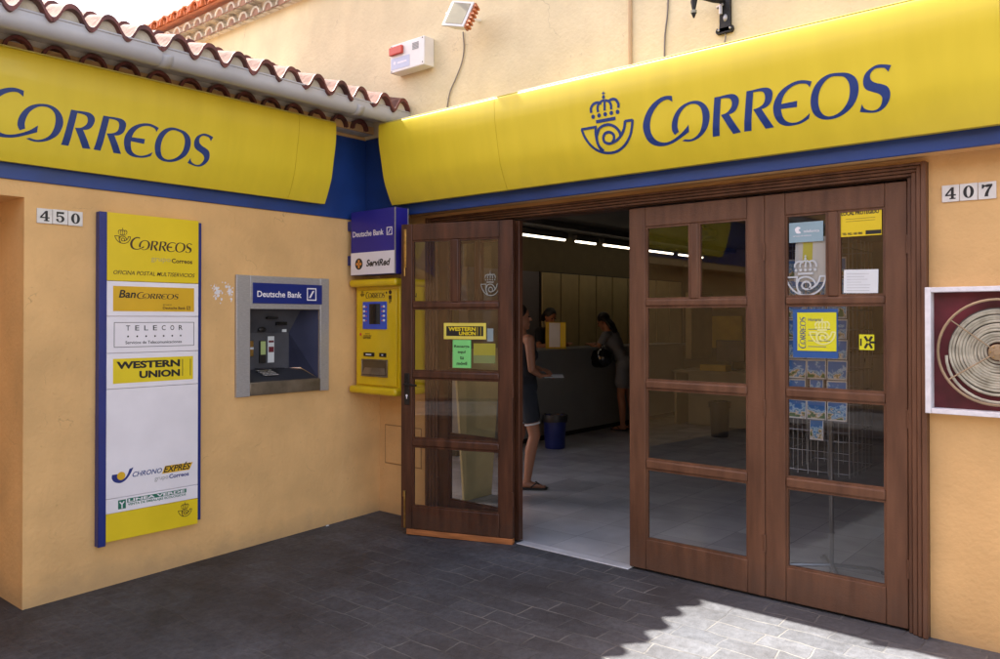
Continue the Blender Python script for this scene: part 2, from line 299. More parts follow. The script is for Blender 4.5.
# ------------------------------------------------------------------ mesh helpers
class MB:
    def __init__(s): s.v = []; s.f = []; s.smooth = []
    def quad(s, a, b, c, d): i = len(s.v); s.v += [a, b, c, d]; s.f.append((i, i+1, i+2, i+3)); s.smooth.append(False); return s
    def box(s, x0, x1, y0, y1, z0, z1):
        i = len(s.v)
        s.v += [(x0,y0,z0),(x1,y0,z0),(x1,y1,z0),(x0,y1,z0),(x0,y0,z1),(x1,y0,z1),(x1,y1,z1),(x0,y1,z1)]
        for q in ((0,3,2,1),(4,5,6,7),(0,1,5,4),(1,2,6,5),(2,3,7,6),(3,0,4,7)): s.f.append(tuple(i+k for k in q)); s.smooth.append(False)
        return s
    def pbox(s, fr, u0, u1, v0, v1, w0, w1):           # a box in a plane's own frame
        i = len(s.v)
        for (u, v, w_) in ((u0,v0,w0),(u1,v0,w0),(u1,v1,w0),(u0,v1,w0),(u0,v0,w1),(u1,v0,w1),(u1,v1,w1),(u0,v1,w1)): s.v.append(fr(u, v, w_))
        for q in ((0,3,2,1),(4,5,6,7),(0,1,5,4),(1,2,6,5),(2,3,7,6),(3,0,4,7)): s.f.append(tuple(i+k for k in q)); s.smooth.append(False)
        return s
    def prism(s, poly, fr, w0, w1, holes=()):          # flat outline given thickness
        loops = [list(poly)] + [list(h) for h in holes]
        tris = tessellate_polygon([[Vector((p[0], p[1], 0)) for p in lp] for lp in loops])
        allp = [p for lp in loops for p in lp]; n = len(allp); i = len(s.v)
        s.v += [fr(p[0], p[1], w0) for p in allp] + [fr(p[0], p[1], w1) for p in allp]
        for t in tris:
            a, b, c = [Vector(allp[k]) for k in t]
            ar = (b.x-a.x)*(c.y-a.y)-(b.y-a.y)*(c.x-a.x)
            t = t if ar > 0 else (t[0], t[2], t[1])
            s.f.append((i+n+t[0], i+n+t[1], i+n+t[2])); s.f.append((i+t[0], i+t[2], i+t[1])); s.smooth += [False, False]
        k = 0
        for lp in loops:
            m = len(lp)
            for q in range(m):
                a, b = k+q, k+(q+1) % m
                s.f.append((i+a, i+b, i+n+b, i+n+a)); s.smooth.append(False)
            k += m
        return s
    def tube(s, pts, r, n=10, close=True):
        pts = [Vector(p) for p in pts]; rr = r if isinstance(r, (list, tuple)) else [r]*len(pts)
        base = len(s.v); prev = None
        for k, p in enumerate(pts):
            d = (pts[min(k+1, len(pts)-1)] - pts[max(k-1, 0)]).normalized()
            if prev is None:
                a = d.orthogonal().normalized()
            else: a = (prev - d * prev.dot(d)).normalized()
            prev = a; b = d.cross(a)
            for q in range(n):
                t = 2*math.pi*q/n; s.v.append(tuple(p + (a*math.cos(t) + b*math.sin(t))*rr[k]))
        for k in range(len(pts)-1):
            for q in range(n):
                a = base+k*n+q; b = base+k*n+(q+1) % n
                s.f.append((a, b, b+n, a+n)); s.smooth.append(True)
        if close:
            s.f.append(tuple(base+q for q in reversed(range(n)))); s.f.append(tuple(base+(len(pts)-1)*n+q for q in range(n))); s.smooth += [False, False]
        return s
    def ball(s, c, r, nu=16, nv=10, M4=None):
        r = r if isinstance(r, (tuple, list)) else (r, r, r); c = Vector(c); base = len(s.v)
        for j in range(nv+1):
            th = math.pi*j/nv
            for q in range(nu):
                ph = 2*math.pi*q/nu
                p = Vector((r[0]*math.sin(th)*math.cos(ph), r[1]*math.sin(th)*math.sin(ph), r[2]*math.cos(th)))
                if M4: p = M4 @ p
                s.v.append(tuple(c+p))
        for j in range(nv):
            for q in range(nu):
                a = base+j*nu+q; b = base+j*nu+(q+1) % nu
                s.f.append((a, a+nu, b+nu, b)); s.smooth.append(True)
        return s
    def lathe(s, prof, c, n=24, fr=None):              # prof: (radius, height)
        base = len(s.v)
        for (r_, h) in prof:
            for q in range(n):
                t = 2*math.pi*q/n
                p = (r_*math.cos(t), r_*math.sin(t), h)
                s.v.append(fr(*p) if fr else (c[0]+p[0], c[1]+p[1], c[2]+p[2]))
        for k in range(len(prof)-1):
            for q in range(n):
                a = base+k*n+q; b = base+k*n+(q+1) % n
                s.f.append((a, b, b+n, a+n)); s.smooth.append(True)
        return s
    def add(s, vs, fs):
        i = len(s.v); s.v += vs; s.f += [tuple(i+k for k in f) for f in fs]; s.smooth += [False]*len(fs); return s
    def obj(s, name, m, parent=None, bevel=0, seg=2, smooth=None):
        me = bpy.data.meshes.new(name); me.from_pydata([tuple(v) for v in s.v], [], s.f); me.validate()
        me.materials.append(m)
        if len(me.polygons) == len(s.smooth): me.polygons.foreach_set('use_smooth', s.smooth if smooth is None else [smooth]*len(s.f))
        bm = bmesh.new(); bm.from_mesh(me)
        if len(bm.faces) and not getattr(s, 'keep', False): bmesh.ops.recalc_face_normals(bm, faces=bm.faces)
        bm.to_mesh(me); bm.free(); me.set_sharp_from_angle(angle=R(38)); me.update()
        o = bpy.data.objects.new(name, me); COL.objects.link(o)
        if parent: o.parent = parent; o.matrix_parent_inverse = parent.matrix_basis.inverted()
        if bevel:
            b = o.modifiers.new('bevel', 'BEVEL'); b.width = bevel; b.segments = seg; b.limit_method = 'ANGLE'; b.angle_limit = R(40)
        return o

def thing(name, label, cat, loc=(0, 0, 0), group=None, rot=(0, 0, 0)):
    o = bpy.data.objects.new(name, None); COL.objects.link(o); o.location = loc; o.rotation_euler = rot
    o.empty_display_size = .1
    o['label'] = label; o['category'] = cat
    if group: o['group'] = group
    return o
def tag(o, label, cat, group=None):
    o['label'] = label; o['category'] = cat
    if group: o['group'] = group
    return o
def struct(o): o['kind'] = 'structure'; return o

def frameA(x): return lambda u, v, w_: (x + w_, u, v)       # wall that faces +x: u runs along y
def frameB(y): return lambda u, v, w_: (u, y - w_, v)       # wall that faces -y: u runs along x
def frameP(o, du, dv=(0, 0, 1)):
    o = Vector(o); du = Vector(du).normalized(); dv = Vector(dv).normalized(); dw = du.cross(dv)
    return lambda u, v, w_: tuple(o + du*u + dv*v + dw*w_)

def smooth_outline(pts, sub=5):
    n = len(pts); out = []
    for i in range(n):
        p1 = pts[i]; p2 = pts[(i+1) % n]
        p0 = pts[i-1] if len(p1) < 3 else p1
        p3 = pts[(i+2) % n] if len(p2) < 3 else p2
        for k in range(sub):
            t = k/sub
            if len(p1) > 2 and len(p2) > 2 and k: break
            q = []
            for a in (0, 1):
                q.append(.5*((2*p1[a]) + (-p0[a]+p2[a])*t + (2*p0[a]-5*p1[a]+4*p2[a]-p3[a])*t*t + (-p0[a]+3*p1[a]-3*p2[a]+p3[a])*t**3))
            out.append(tuple(q))
    return out
def smooth_line(pts, sub=5):
    out = []
    for i in range(len(pts)-1):
        p0 = pts[max(i-1, 0)]; p1 = pts[i]; p2 = pts[i+1]; p3 = pts[min(i+2, len(pts)-1)]
        for k in range(sub):
            t = k/sub
            out.append(tuple(.5*((2*p1[a]) + (-p0[a]+p2[a])*t + (2*p0[a]-5*p1[a]+4*p2[a]-p3[a])*t*t + (-p0[a]+3*p1[a]-3*p2[a]+p3[a])*t**3) for a in range(len(p1))))
    out.append(tuple(pts[-1])); return out
def ribbon(pts, wd):
    L = []; Rr = []
    for i, p in enumerate(pts):
        a = Vector(pts[max(i-1, 0)][:2]); b = Vector(pts[min(i+1, len(pts)-1)][:2]); d = (b-a)
        d = d.normalized() if d.length > 1e-9 else Vector((1, 0)); nrm = Vector((-d.y, d.x))*wd/2
        L.append((p[0]+nrm.x, p[1]+nrm.y)); Rr.append((p[0]-nrm.x, p[1]-nrm.y))
    return L + Rr[::-1]
def ribbon_to(mb, pts, wd, fr, w0, w1):
    poly = ribbon(pts, wd); n = len(pts); i = len(mb.v)
    mb.v += [fr(p[0], p[1], w0) for p in poly] + [fr(p[0], p[1], w1) for p in poly]; m = len(poly)
    for k in range(n-1):
        a, b, c, d = k, k+1, m-2-k, m-1-k
        mb.f.append((i+m+a, i+m+d, i+m+c, i+m+b)); mb.smooth.append(False)
    for k in range(m):
        mb.f.append((i+k, i+(k+1) % m, i+m+(k+1) % m, i+m+k)); mb.smooth.append(False)
def disc(c, r, n=14): return [(c[0]+r*math.cos(2*math.pi*k/n), c[1]+r*math.sin(2*math.pi*k/n)) for k in range(n)]

# plain lettering from the built-in font, fitted to a measured box
_tc = {}
def glyphs(body, bold=0.0, shear=0.0):
    key = (body, bold, shear)
    if key not in _tc:
        c = bpy.data.curves.new('t', 'FONT'); c.body = body; c.size = 1; c.offset = bold; c.shear = shear; c.extrude = .01; c.resolution_u = 3
        o = bpy.data.objects.new('t', c); me = bpy.data.meshes.new_from_object(o)
        vs = [tuple(v.co) for v in me.vertices]; fs = [tuple(p.vertices) for p in me.polygons]
        bpy.data.objects.remove(o); bpy.data.meshes.remove(me); _tc[key] = (vs, fs)
    return _tc[key]
def text(mb, body, fr, u0, u1, v0, v1, bold=0.0, shear=0.0, w0=0.0, th=.0008):
    vs, fs = glyphs(body, bold, shear)
    xs = [v[0] for v in vs]; ys = [v[1] for v in vs]; a, b = min(xs), max(xs); c, d = min(ys), max(ys)
    mb.add([fr(u0+(v[0]-a)/(b-a)*(u1-u0), v0+(v[1]-c)/(d-c)*(v1-v0), w0+(th if v[2] > 0 else 0)) for v in vs], fs)
    return mb

def curved(fn, fr, levels):
    """build flat lettering, cut it at many heights, then bend it on to a curved face"""
    m = MB(); fn(m, lambda u, v, w_: (u, v, w_))
    me = bpy.data.meshes.new('t'); me.from_pydata(m.v, [], m.f); bm = bmesh.new(); bm.from_mesh(me); bpy.data.meshes.remove(me)
    for z in levels:
        bmesh.ops.bisect_plane(bm, geom=bm.verts[:]+bm.edges[:]+bm.faces[:], plane_co=(0, z, 0), plane_no=(0, 1, 0), dist=1e-6)
    bm.verts.index_update(); o = MB(); o.v = [fr(*v.co) for v in bm.verts]; o.f = [tuple(v.index for v in f.verts) for f in bm.faces]; o.smooth = [False]*len(o.f); bm.free()
    return o
M['yellow_flat'] = mat('yellow_sheet_plastic', (0.80, 0.585, 0.010), .42, var=.03)
M['grey_gold'] = mat('faded_grey_print', (0.52, 0.44, 0.16), .5, var=.04)
M['lime_label'] = mat('lime_label', (0.45, 0.55, 0.22), .5, var=.05)
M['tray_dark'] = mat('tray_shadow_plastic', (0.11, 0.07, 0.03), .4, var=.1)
M['orange'] = mat('orange_print', (0.70, 0.28, 0.05), .5, var=.04)
M['dark_hose'] = mat('drum_steel', (0.10, 0.09, 0.08), .6, var=.1)
M['rust_orange'] = mat('rusty_orange_paint', (0.60, 0.20, 0.08), .6, var=.25, scale=40)
M['lemon'] = mat('lemon_card', (0.70, 0.66, 0.012), .5, var=.03)
M['pale_yellow'] = mat('pale_yellow_print', (0.78, 0.76, 0.28), .5, var=.03)
M['pale_gold'] = mat('golden_sticker_border', (0.75, 0.62, 0.10), .4, var=.04)
M['olive_yellow'] = mat('dull_yellow_reflection_and_print', (0.42, 0.40, 0.03), .5, var=.04)  # painted reflection on the folded leaf, also a printed strip
M['olive_green'] = mat('dull_green_reflection', (0.20, 0.28, 0.10), .5, var=.04)  # green part of the reflection painted on the folded leaf
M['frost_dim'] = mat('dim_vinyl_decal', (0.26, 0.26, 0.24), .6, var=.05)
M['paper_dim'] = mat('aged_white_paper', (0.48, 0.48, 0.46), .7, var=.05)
M['card_white'] = mat('white_card', (0.9, 0.9, 0.9), .5, var=.03)
M['old_mortar'] = mat('old_grey_mortar', (0.30, 0.24, 0.20), .9, var=.3, scale=12, bump=.5)
M['seam'] = mat('plaster_seam', (0.40, 0.235, 0.10), .9, var=.1)
GL={
 'C':[(0.1901,0.2437,1),(0.1514,0.2498),(0.112,0.2422),(0.0636,0.2168),(0.0262,0.1779),(0.0026,0.1306),(-0.0007,0.0913),(0.0134,0.0438),(0.0361,0.0161),(0.0716,-0.0),(0.1162,-0.0046),(0.1699,0.004),(0.2258,0.0259),(0.2699,0.0463,1),(0.2712,0.0816,1),(0.2311,0.0491),(0.1811,0.024),(0.1366,0.0122),(0.0986,0.0161),(0.0671,0.0339),(0.0465,0.0674),(0.0425,0.1076),(0.0528,0.1511),(0.0766,0.1867),(0.1055,0.2126),(0.1361,0.227),(0.1651,0.2293),(0.1901,0.2135,1)],
 'O1':[(0.1855,0.0421,1),(0.1729,0.0659),(0.1745,0.099),(0.1899,0.1353),(0.2188,0.1692),(0.2584,0.19),(0.3084,0.1979),(0.3499,0.1883),(0.3802,0.1618),(0.3945,0.1247),(0.3908,0.0878),(0.3719,0.0476),(0.3348,0.0164),(0.2945,0.0008),(0.2567,-0.0021),(0.2211,0.0064,1),(0.2383,0.0126,1),(0.2715,0.0081),(0.3046,0.0179),(0.3346,0.0425),(0.3514,0.0831),(0.3556,0.1256),(0.347,0.1592),(0.3247,0.179),(0.2947,0.184),(0.2631,0.1757),(0.2324,0.1506),(0.2148,0.1204),(0.2064,0.0831),(0.2109,0.0548,1)],
 'R1s':[(0.4296,0.1944,1),(0.4649,0.1942,1),(0.4355,0.003,1),(0.3974,0.0029,1)],
 'R1b':[(0.4622,0.1942,1),(0.485,0.1961),(0.5275,0.1951),(0.5525,0.1797),(0.5581,0.1546),(0.5445,0.1206),(0.5245,0.1044),(0.4999,0.0985,1),(0.4573,0.1028,1),(0.4874,0.1078),(0.5116,0.1259),(0.5216,0.1486),(0.5158,0.1714),(0.4969,0.1809),(0.4611,0.1831,1)],
 'R1l':[(0.4573,0.1028,1),(0.5,0.0995,1),(0.5519,0.0045,1),(0.5099,0.0018,1)],
 'R2s':[(0.6028,0.1949,1),(0.6378,0.195,1),(0.6078,0.0037,1),(0.5698,0.0044,1)],
 'R2b':[(0.6357,0.1949,1),(0.6725,0.1969),(0.7075,0.194),(0.7287,0.1799),(0.7327,0.1557),(0.7215,0.1224),(0.6974,0.1028),(0.6717,0.0975,1),(0.6297,0.1019,1),(0.6599,0.1075),(0.6865,0.1235),(0.695,0.1528),(0.6884,0.1752),(0.6689,0.1833),(0.6348,0.1846,1)],
 'R2l':[(0.6297,0.1019,1),(0.6718,0.0984,1),(0.7239,0.0034,1),(0.681,0.0027,1)],
 'E':[(0.9261,0.184,1),(0.9004,0.1929),(0.8703,0.1984),(0.8348,0.1943),(0.7934,0.1783),(0.7597,0.152),(0.736,0.1128),(0.73,0.079),(0.7368,0.0432),(0.7548,0.0156),(0.7841,0.001),(0.8196,-0.0021),(0.8604,0.0024),(0.8979,0.0173,1),(0.9052,0.0406,1),(0.8769,0.0225),(0.8441,0.0109),(0.8129,0.0113),(0.7879,0.0232),(0.7738,0.046),(0.7686,0.0815,1),(0.8472,0.0785,1),(0.8502,0.1066,1),(0.7718,0.1047,1),(0.7833,0.1351),(0.8055,0.1612),(0.8335,0.1776),(0.8649,0.1838),(0.8951,0.1792),(0.9074,0.1706),(0.9139,0.1581,1)],
 'O2':[(1.0655,0.1973),(1.0963,0.1879),(1.1237,0.165),(1.1348,0.1296),(1.1299,0.0859),(1.1098,0.049),(1.0745,0.02),(1.031,0.0026),(0.9843,-0.0002),(0.9484,0.0104),(0.9237,0.0341),(0.9134,0.0723),(0.9173,0.1134),(0.936,0.1562),(0.9686,0.1869),(1.0113,0.2017)],
 'O2h':[(1.0556,0.1835),(1.0775,0.1736),(1.0936,0.146),(1.0958,0.1098),(1.0866,0.0709),(1.0636,0.0389),(1.0335,0.0197),(1.0002,0.0124),(0.9734,0.02),(0.9558,0.0425),(0.9494,0.0802),(0.9546,0.1208),(0.971,0.1546),(0.996,0.1796),(1.0241,0.188)],
 'S':[(1.2787,0.1894,1),(1.2531,0.1974),(1.2236,0.2019),(1.1975,0.1951),(1.1704,0.1762),(1.157,0.1478),(1.1583,0.1188),(1.1703,0.1011),(1.1955,0.0878),(1.2206,0.0747),(1.2333,0.0571),(1.2294,0.0342),(1.215,0.0154),(1.1925,0.0083),(1.1671,0.0143),(1.151,0.0254),(1.1445,0.0426,1),(1.1315,0.0113,1),(1.1528,0.0059),(1.187,-0.0006),(1.2177,0.0023),(1.2455,0.0191),(1.2635,0.0455),(1.2682,0.0751),(1.2582,0.1009),(1.2357,0.115),(1.2106,0.1248),(1.1921,0.1391),(1.1868,0.1599),(1.1942,0.176),(1.2099,0.1871),(1.2313,0.1873),(1.2522,0.1815),(1.2647,0.1636,1)],
}
HL=[
 ([(-0.3268,0.2384),(-0.3252,0.2636),(-0.3054,0.2837),(-0.2777,0.2873),(-0.2518,0.2786)],0.0168),
 ([(-0.2804,0.2354),(-0.2812,0.2595),(-0.2694,0.2796),(-0.2463,0.2914),(-0.2294,0.2917)],0.0153),
 ([(-0.2363,0.2365),(-0.2294,0.2917)],0.0153),
 ([(-0.1923,0.2357),(-0.1907,0.2603),(-0.2018,0.2808),(-0.227,0.2926)],0.0153),
 ([(-0.1447,0.2372),(-0.1422,0.2584),(-0.1564,0.2825),(-0.1781,0.2893),(-0.2015,0.2839)],0.0168),
 ([(-0.3002,0.1841),(-0.1699,0.1841)],0.0198),
 ([(-0.2344,0.3415),(-0.2347,0.3176)],0.0053),
 ([(-0.2445,0.333),(-0.2246,0.3313)],0.0053),
 ([(-0.4038,0.1561),(-0.3877,0.11),(-0.3546,0.0603),(-0.3084,0.023),(-0.2515,0.0048),(-0.1902,0.0051),(-0.1303,0.0307),(-0.0891,0.0741),(-0.0702,0.1207),(-0.0618,0.1594)],0.0153),
 ([(-0.0621,0.1576),(-0.1119,0.1591)],0.0153),
 ([(-0.1095,0.1599),(-0.1202,0.1219),(-0.143,0.0879),(-0.176,0.0644),(-0.2036,0.0557),(-0.2307,0.0531),(-0.2582,0.0664),(-0.2626,0.0923),(-0.2461,0.1122),(-0.219,0.1145),(-0.1944,0.0984),(-0.1938,0.0732),(-0.2074,0.0562)],0.0168),
 ([(-0.4069,0.1566),(-0.3008,0.1563)],0.0153),
 ([(-0.3056,0.1557),(-0.3113,0.1184),(-0.3064,0.0666),(-0.2867,0.0172)],0.0153),
 ([(-0.3068,0.1113),(-0.2846,0.1431),(-0.248,0.1566),(-0.2101,0.1541),(-0.1746,0.135),(-0.154,0.1082),(-0.1489,0.0888)],0.0168),
 ([(-0.2897,0.1343),(-0.3061,0.0985),(-0.3004,0.053),(-0.2745,0.0187)],0.0153),
]
HD=[
 ((-0.3173,0.2153),0.013),
 ((-0.2767,0.2159),0.013),
 ((-0.235,0.2162),0.013),
 ((-0.1938,0.2166),0.013),
 ((-0.1525,0.2162),0.013),
 ((-0.2354,0.3108),0.0107),
]
LAX = -2.806; LAZ = 2.453

# the signwriting: outlines in metres, measured from the left end of the word
def logo(mb, fr, ox, oz, s=1.0, w0=0.0, th=.0012, sx=None):
    sx = sx or s
    T = lambda p: (ox + p[0]*sx, oz + p[1]*s)
    for i, k in enumerate(GL):
        if k == 'O2h': continue
        pts = [T(p) + tuple(p[2:]) for p in GL[k]]
        o = smooth_outline(pts, 4)
        h = [smooth_outline([T(p) for p in GL['O2h']], 4)] if k == 'O2' else []
        e = {'R1b': .0003, 'R2b': .0003, 'R1l': .0006, 'R2l': .0006}.get(k, 0)
        mb.prism(o, fr, w0, w0+th+e, h)
def horn(mb, fr, ox, oz, s=1.0, w0=0.0, th=.0012, sx=None, fat=1.0):
    sx = sx or s
    T = lambda p: (ox + p[0]*sx, oz + p[1]*s)
    for i, (l, wd) in enumerate(HL):
        ribbon_to(mb, smooth_line([T(p) for p in l], 6 if len(l) > 2 else 1), wd*s*.92*fat, fr, w0, w0+th+i*.00012)
    for c, r_ in HD: mb.prism(disc(T(c), r_*s*.92*fat), fr, w0, w0+th)
HORN_C = (-.36, .07)                                        # middle of the horn in the same units

DIG = {
 '4': ([(.42,0),(.95,0),(.95,.10),(.80,.10),(.80,.28),(.98,.28),(.98,.40),(.80,.40),(.80,1),(.58,1),(.04,.40),(.04,.28),(.55,.28),(.55,.10),(.42,.10)], [[(.24,.40),(.55,.76),(.55,.40)]]),
 '5': ([(.12,1),(.88,1),(.86,.80),(.28,.80),(.26,.60),(.45,.66),(.70,.62),(.88,.48),(.92,.30),(.84,.12),(.66,.01),(.42,-.02),(.20,.04),(.07,.18),(.10,.30),(.24,.32),(.32,.20),(.28,.12),(.44,.07),(.58,.12),(.65,.28),(.60,.46),(.46,.55),(.30,.52),(.20,.44),(.12,.46)], []),
 '0': ([(.5+.46*math.cos(t*math.pi/12), .5+.52*math.sin(t*math.pi/12)) for t in range(24)], [[(.5+.17*math.cos(t*math.pi/12), .5+.43*math.sin(t*math.pi/12)) for t in range(24)]]),
 '7': ([(.06,1),(.20,1),(.30,.93),(.55,1),(.94,1),(.94,.86),(.70,.52),(.60,.22),(.60,0),(.28,0),(.34,.28),(.50,.56),(.68,.78),(.50,.76),(.30,.82),(.16,.66),(.06,.66)], []),
}
def number_plate(digits, fr, u0, u1, v0, v1, label):
    t = thing('house_number_sign', label, 'house number', fr(u0, v0, 0))
    n = len(digits); wv = (u1-u0)/n
    for i, d in enumerate(digits):
        a = u0+i*wv+.0012; b = u0+(i+1)*wv-.0012; dv = random.uniform(-.0012, .0012)
        tl = MB().pbox(fr, a, b, v0+dv, v1+dv, .0005, .009).obj('number_tile', M['white_tile'], t, bevel=.0015)
        o, h = DIG[d]; f = lambda p: (a+(b-a)*(.17+.66*p[0]), v0+dv+(v1-v0)*(.15+.70*p[1]))
        m = MB(); m.prism([f(p) for p in o], fr, .0085, .0098, [[f(p) for p in q] for q in h]); m.obj('digit', M['black'], tl)
    return t
M['white_tile'] = mat('glazed_white_tile', (.74, .70, .66), .3, var=.06, scale=20)

# ------------------------------------------------------------------ ground, interior shell
m = MB()
xs = [-40, -6, -3, 0, 2, 4, 6, 9, 14, 40]; ys = [0.06, 0, -1, -2, -3, -4, -5, -6, -8, -12, -20, -60]
gz = lambda y: .03*max(y, -7) if y < 0 else 0
for i in range(len(xs)-1):
    for j in range(len(ys)-1):
        m.quad(*[(x, y, gz(y)-.001) for x, y in ((xs[i], ys[j+1]), (xs[i+1], ys[j+1]), (xs[i+1], ys[j]), (xs[i], ys[j]))])
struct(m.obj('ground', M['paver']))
struct(MB().box(-4.0, 7, .0525, 10.4, -.08, -.003).obj('interior_floor', M['floor']))
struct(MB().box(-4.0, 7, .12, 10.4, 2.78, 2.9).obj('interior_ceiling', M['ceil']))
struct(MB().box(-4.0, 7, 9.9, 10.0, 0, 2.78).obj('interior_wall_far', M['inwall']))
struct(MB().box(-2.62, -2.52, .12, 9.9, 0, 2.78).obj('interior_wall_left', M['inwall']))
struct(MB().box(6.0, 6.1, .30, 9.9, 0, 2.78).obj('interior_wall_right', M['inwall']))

# ------------------------------------------------------------------ left wing of the building
A = thing('building_wing', 'low ochre wing with tiled eaves, gutter and the cash machine in its wall', 'building', (0, -1.3, 0))
MB().box(-.45, 0, -2.55, -1.168, -.2, 2.90).box(-.45, 0, -.591, 0, -.2, 2.90).box(-.45, 0, -1.168, -.591, -.2, 1.07).box(-.45, 0, -1.168, -.591, 1.568, 2.90).obj('wall', M['ochre'], A)
MB().box(-.45, -.001, -9, -2.55, 2.163, 2.90).obj('lintel', M['ochre'], A)
MB().box(-.60, -.45, -9, -2.55, -.4, 2.9).obj('recess_wall', M['ochre'], A)
MB().box(0, .012, -9, -.004, 2.252, 2.873).obj('blue_band', M['blue'], A, bevel=.003)
# eaves: cream mortar bed, a lower row of tile ends, gutter, tiled slope
MB().box(-.4, .10, -9, -.162, 2.905, 3.0).obj('eaves_mortar', M['cream'], A)
MB().box(-.4, .43, -9, -.162, 2.995, 3.035).obj('eaves_bed', M['cream'], A)
TS = .19
low = MB()
y = -.322
while y > -4.2:
    n = 12; r0, r1, x0 = .074, .058, .02
    zc = 2.910 + random.uniform(-.004, .004); yc = y + random.uniform(-.005, .005); x1 = .155 + random.uniform(-.006, .006)
    i = len(low.v)
    for q in range(n+1):
        cx, cz = math.cos(math.pi*q/n), math.sin(math.pi*q/n)
        low.v += [(x0, yc+cx*r0, zc+cz*r0*1.05), (x1, yc+cx*r0, zc+cz*r0*1.05), (x1, yc+cx*r1, zc+cz*r1*1.02), (x0, yc+cx*r1, zc+cz*r1*1.02)]
    for q in range(n):
        a = i+4*q
        for s_ in range(3): low.f.append((a+s_, a+s_+1, a+s_+5, a+s_+4)); low.smooth.append(s_ != 1)
    y -= .1925
low.obj('lower_tile_row', M['tile_edge'], A)
MB().box(.10, .118, -9, -.17, 2.905, 2.958).obj('mortar_strip', M['ochre'], A)
# gutter
g = MB(); gc = (.452, 2.970); gr = .056
ring = [(gc[0]+gr*math.cos(t), gc[1]+gr*math.sin(t)) for t in [math.pi*(1.0+q/14) for q in range(15)]]
ring = [(ring[0][0], 3.012)] + ring + [(ring[-1][0], 3.004)]
inner = [(gc[0]+(p[0]-gc[0])*.93, p[1]+.004) for p in ring]
loop = ring + inner[::-1]
i = len(g.v)
for yy in (-9, -.158): g.v += [(p[0], yy, p[1]) for p in loop]
L_ = len(loop)
for q in range(L_): g.f.append((i+q, i+(q+1) % L_, i+L_+(q+1) % L_, i+L_+q)); g.smooth.append(True)
gt = g.obj('gutter', M['gutter'], A)
rim = MB().tube([(gc[0]+gr, -9, 3.006), (gc[0]+gr, -.16, 3.006)], .006, 8).obj('gutter_rim', M['gutter'], gt)
for yj in (-2.0, -.62):
    j = MB(); i = 0
    r2 = [(gc[0]+(gr+.004)*math.cos(t), gc[1]+(gr+.004)*math.sin(t)) for t in [math.pi*(1.0+q/14) for q in range(15)]]
    for yy in (yj-.03, yj+.03): j.v += [(p[0], yy, p[1]) for p in r2]
    for q in range(14): j.f.append((q, q+1, q+16, q+15)); j.smooth.append(True)
    o = j.obj('gutter_joint', M['gutter'], gt); sm = o.modifiers.new('s', 'SOLIDIFY'); sm.thickness = .003
# tiled slope: waves of barrel tiles in overlapping courses
PITCH = R(15.5)
def wave(y_):
    t = (y_ + .803) / TS
    c = math.cos(2*math.pi*t)
    c = math.copysign(abs(c)**.85, c)
    return .047 * (c - .24*c*c + .12)
def course(mb, u0, u1, lift, jit, ymin=-5.0, ymax=-.17, edge=None):
    ny = int((ymax-ymin)/.0095); nx = 4
    base = len(mb.v)
    def P(u, yy, dz, tip=0):
        xx = .52 - u*math.cos(PITCH); zz = 3.055 + u*math.sin(PITCH) + lift + dz
        return (xx, yy, zz)
    for side in (0, 1):
        for a in range(nx+1):
            u = u0 + (u1-u0)*a/nx
            for b in range(ny+1):
                yy = ymin + (ymax-ymin)*b/ny
                idx = math.floor((yy+.803)/TS*1.0+.5)
                rj = math.sin(idx*12.9898+lift*311)*43758.5453; rj = (rj-math.floor(rj)-.5)
                uu = u + (rj*jit if a == 0 else 0)
                sag = -.010*a/nx
                mb.v.append(P(uu, yy, wave(yy)+sag - (0 if side == 0 else .023)))
    W = ny+1; N = (nx+1)*W
    for a in range(nx):
        for b in range(ny):
            q = base+a*W+b
            mb.f.append((q, q+1, q+W+1, q+W)); mb.smooth.append(True)
            q += N; mb.f.append((q, q+W, q+W+1, q+1)); mb.smooth.append(True)
    if edge is not None:
        e0 = len(edge.v)
        for b in range(ny+1):
            p = mb.v[base+b]; q = mb.v[base+N+b]
            edge.v += [(p[0]+.0015, p[1], p[2]+.001), (q[0]+.0015, q[1], q[2]-.001), (p[0]-.035, p[1], p[2]+.0022), (q[0]-.05, q[1], q[2]-.0015)]
        for b in range(ny):
            q = e0+4*b
            edge.f += [(q, q+4, q+5, q+1), (q, q+2, q+6, q+4), (q+1, q+5, q+7, q+3)]; edge.smooth += [False, True, True]
top = MB(); edg = MB()
for c in range(6): course(top, c*.24, c*.24+.36, c*.012, .028, edge=edg)
rf = top.obj('tiled_roof', M['tile_top'], A); edg.obj('tile_edges', M['tile_edge'], rf)
MB().box(-6, .40, -9, -5.0, 3.03, 3.08).obj('roof_deck', M['tile_top'], A)
m = MB(); m.v = [(.36, -5, 3.03), (.36, -.165, 3.03), (-1.2, -.165, 3.44), (-1.2, -5, 3.44), (.36, -5, 3.0), (.36, -.165, 3.0), (-1.2, -.165, 3.0), (-1.2, -5, 3.0)]
m.f = [(0,1,2,3),(4,7,6,5),(0,4,5,1),(1,5,6,2),(2,6,7,3),(3,7,4,0)]; m.smooth = [False]*6
m.obj('roof_bed', M['cream'], A)
# wavy mortar filling under the front tiles
m = MB(); yy = -5.0; n = 0
while yy < -.165:
    m.v += [(.478, yy, 2.985), (.478, yy, 3.055+wave(yy)-.012), (.40, yy, 3.055+wave(yy)+.004), (.40, yy, 2.985)]; n += 1; yy += .0095
for q in range(n-1):
    for k_ in range(4): m.f.append((4*q+k_, 4*q+(k_+1) % 4, 4*q+4+(k_+1) % 4, 4*q+4+k_)); m.smooth.append(False)
m.obj('tile_mortar', M['cream'], A)
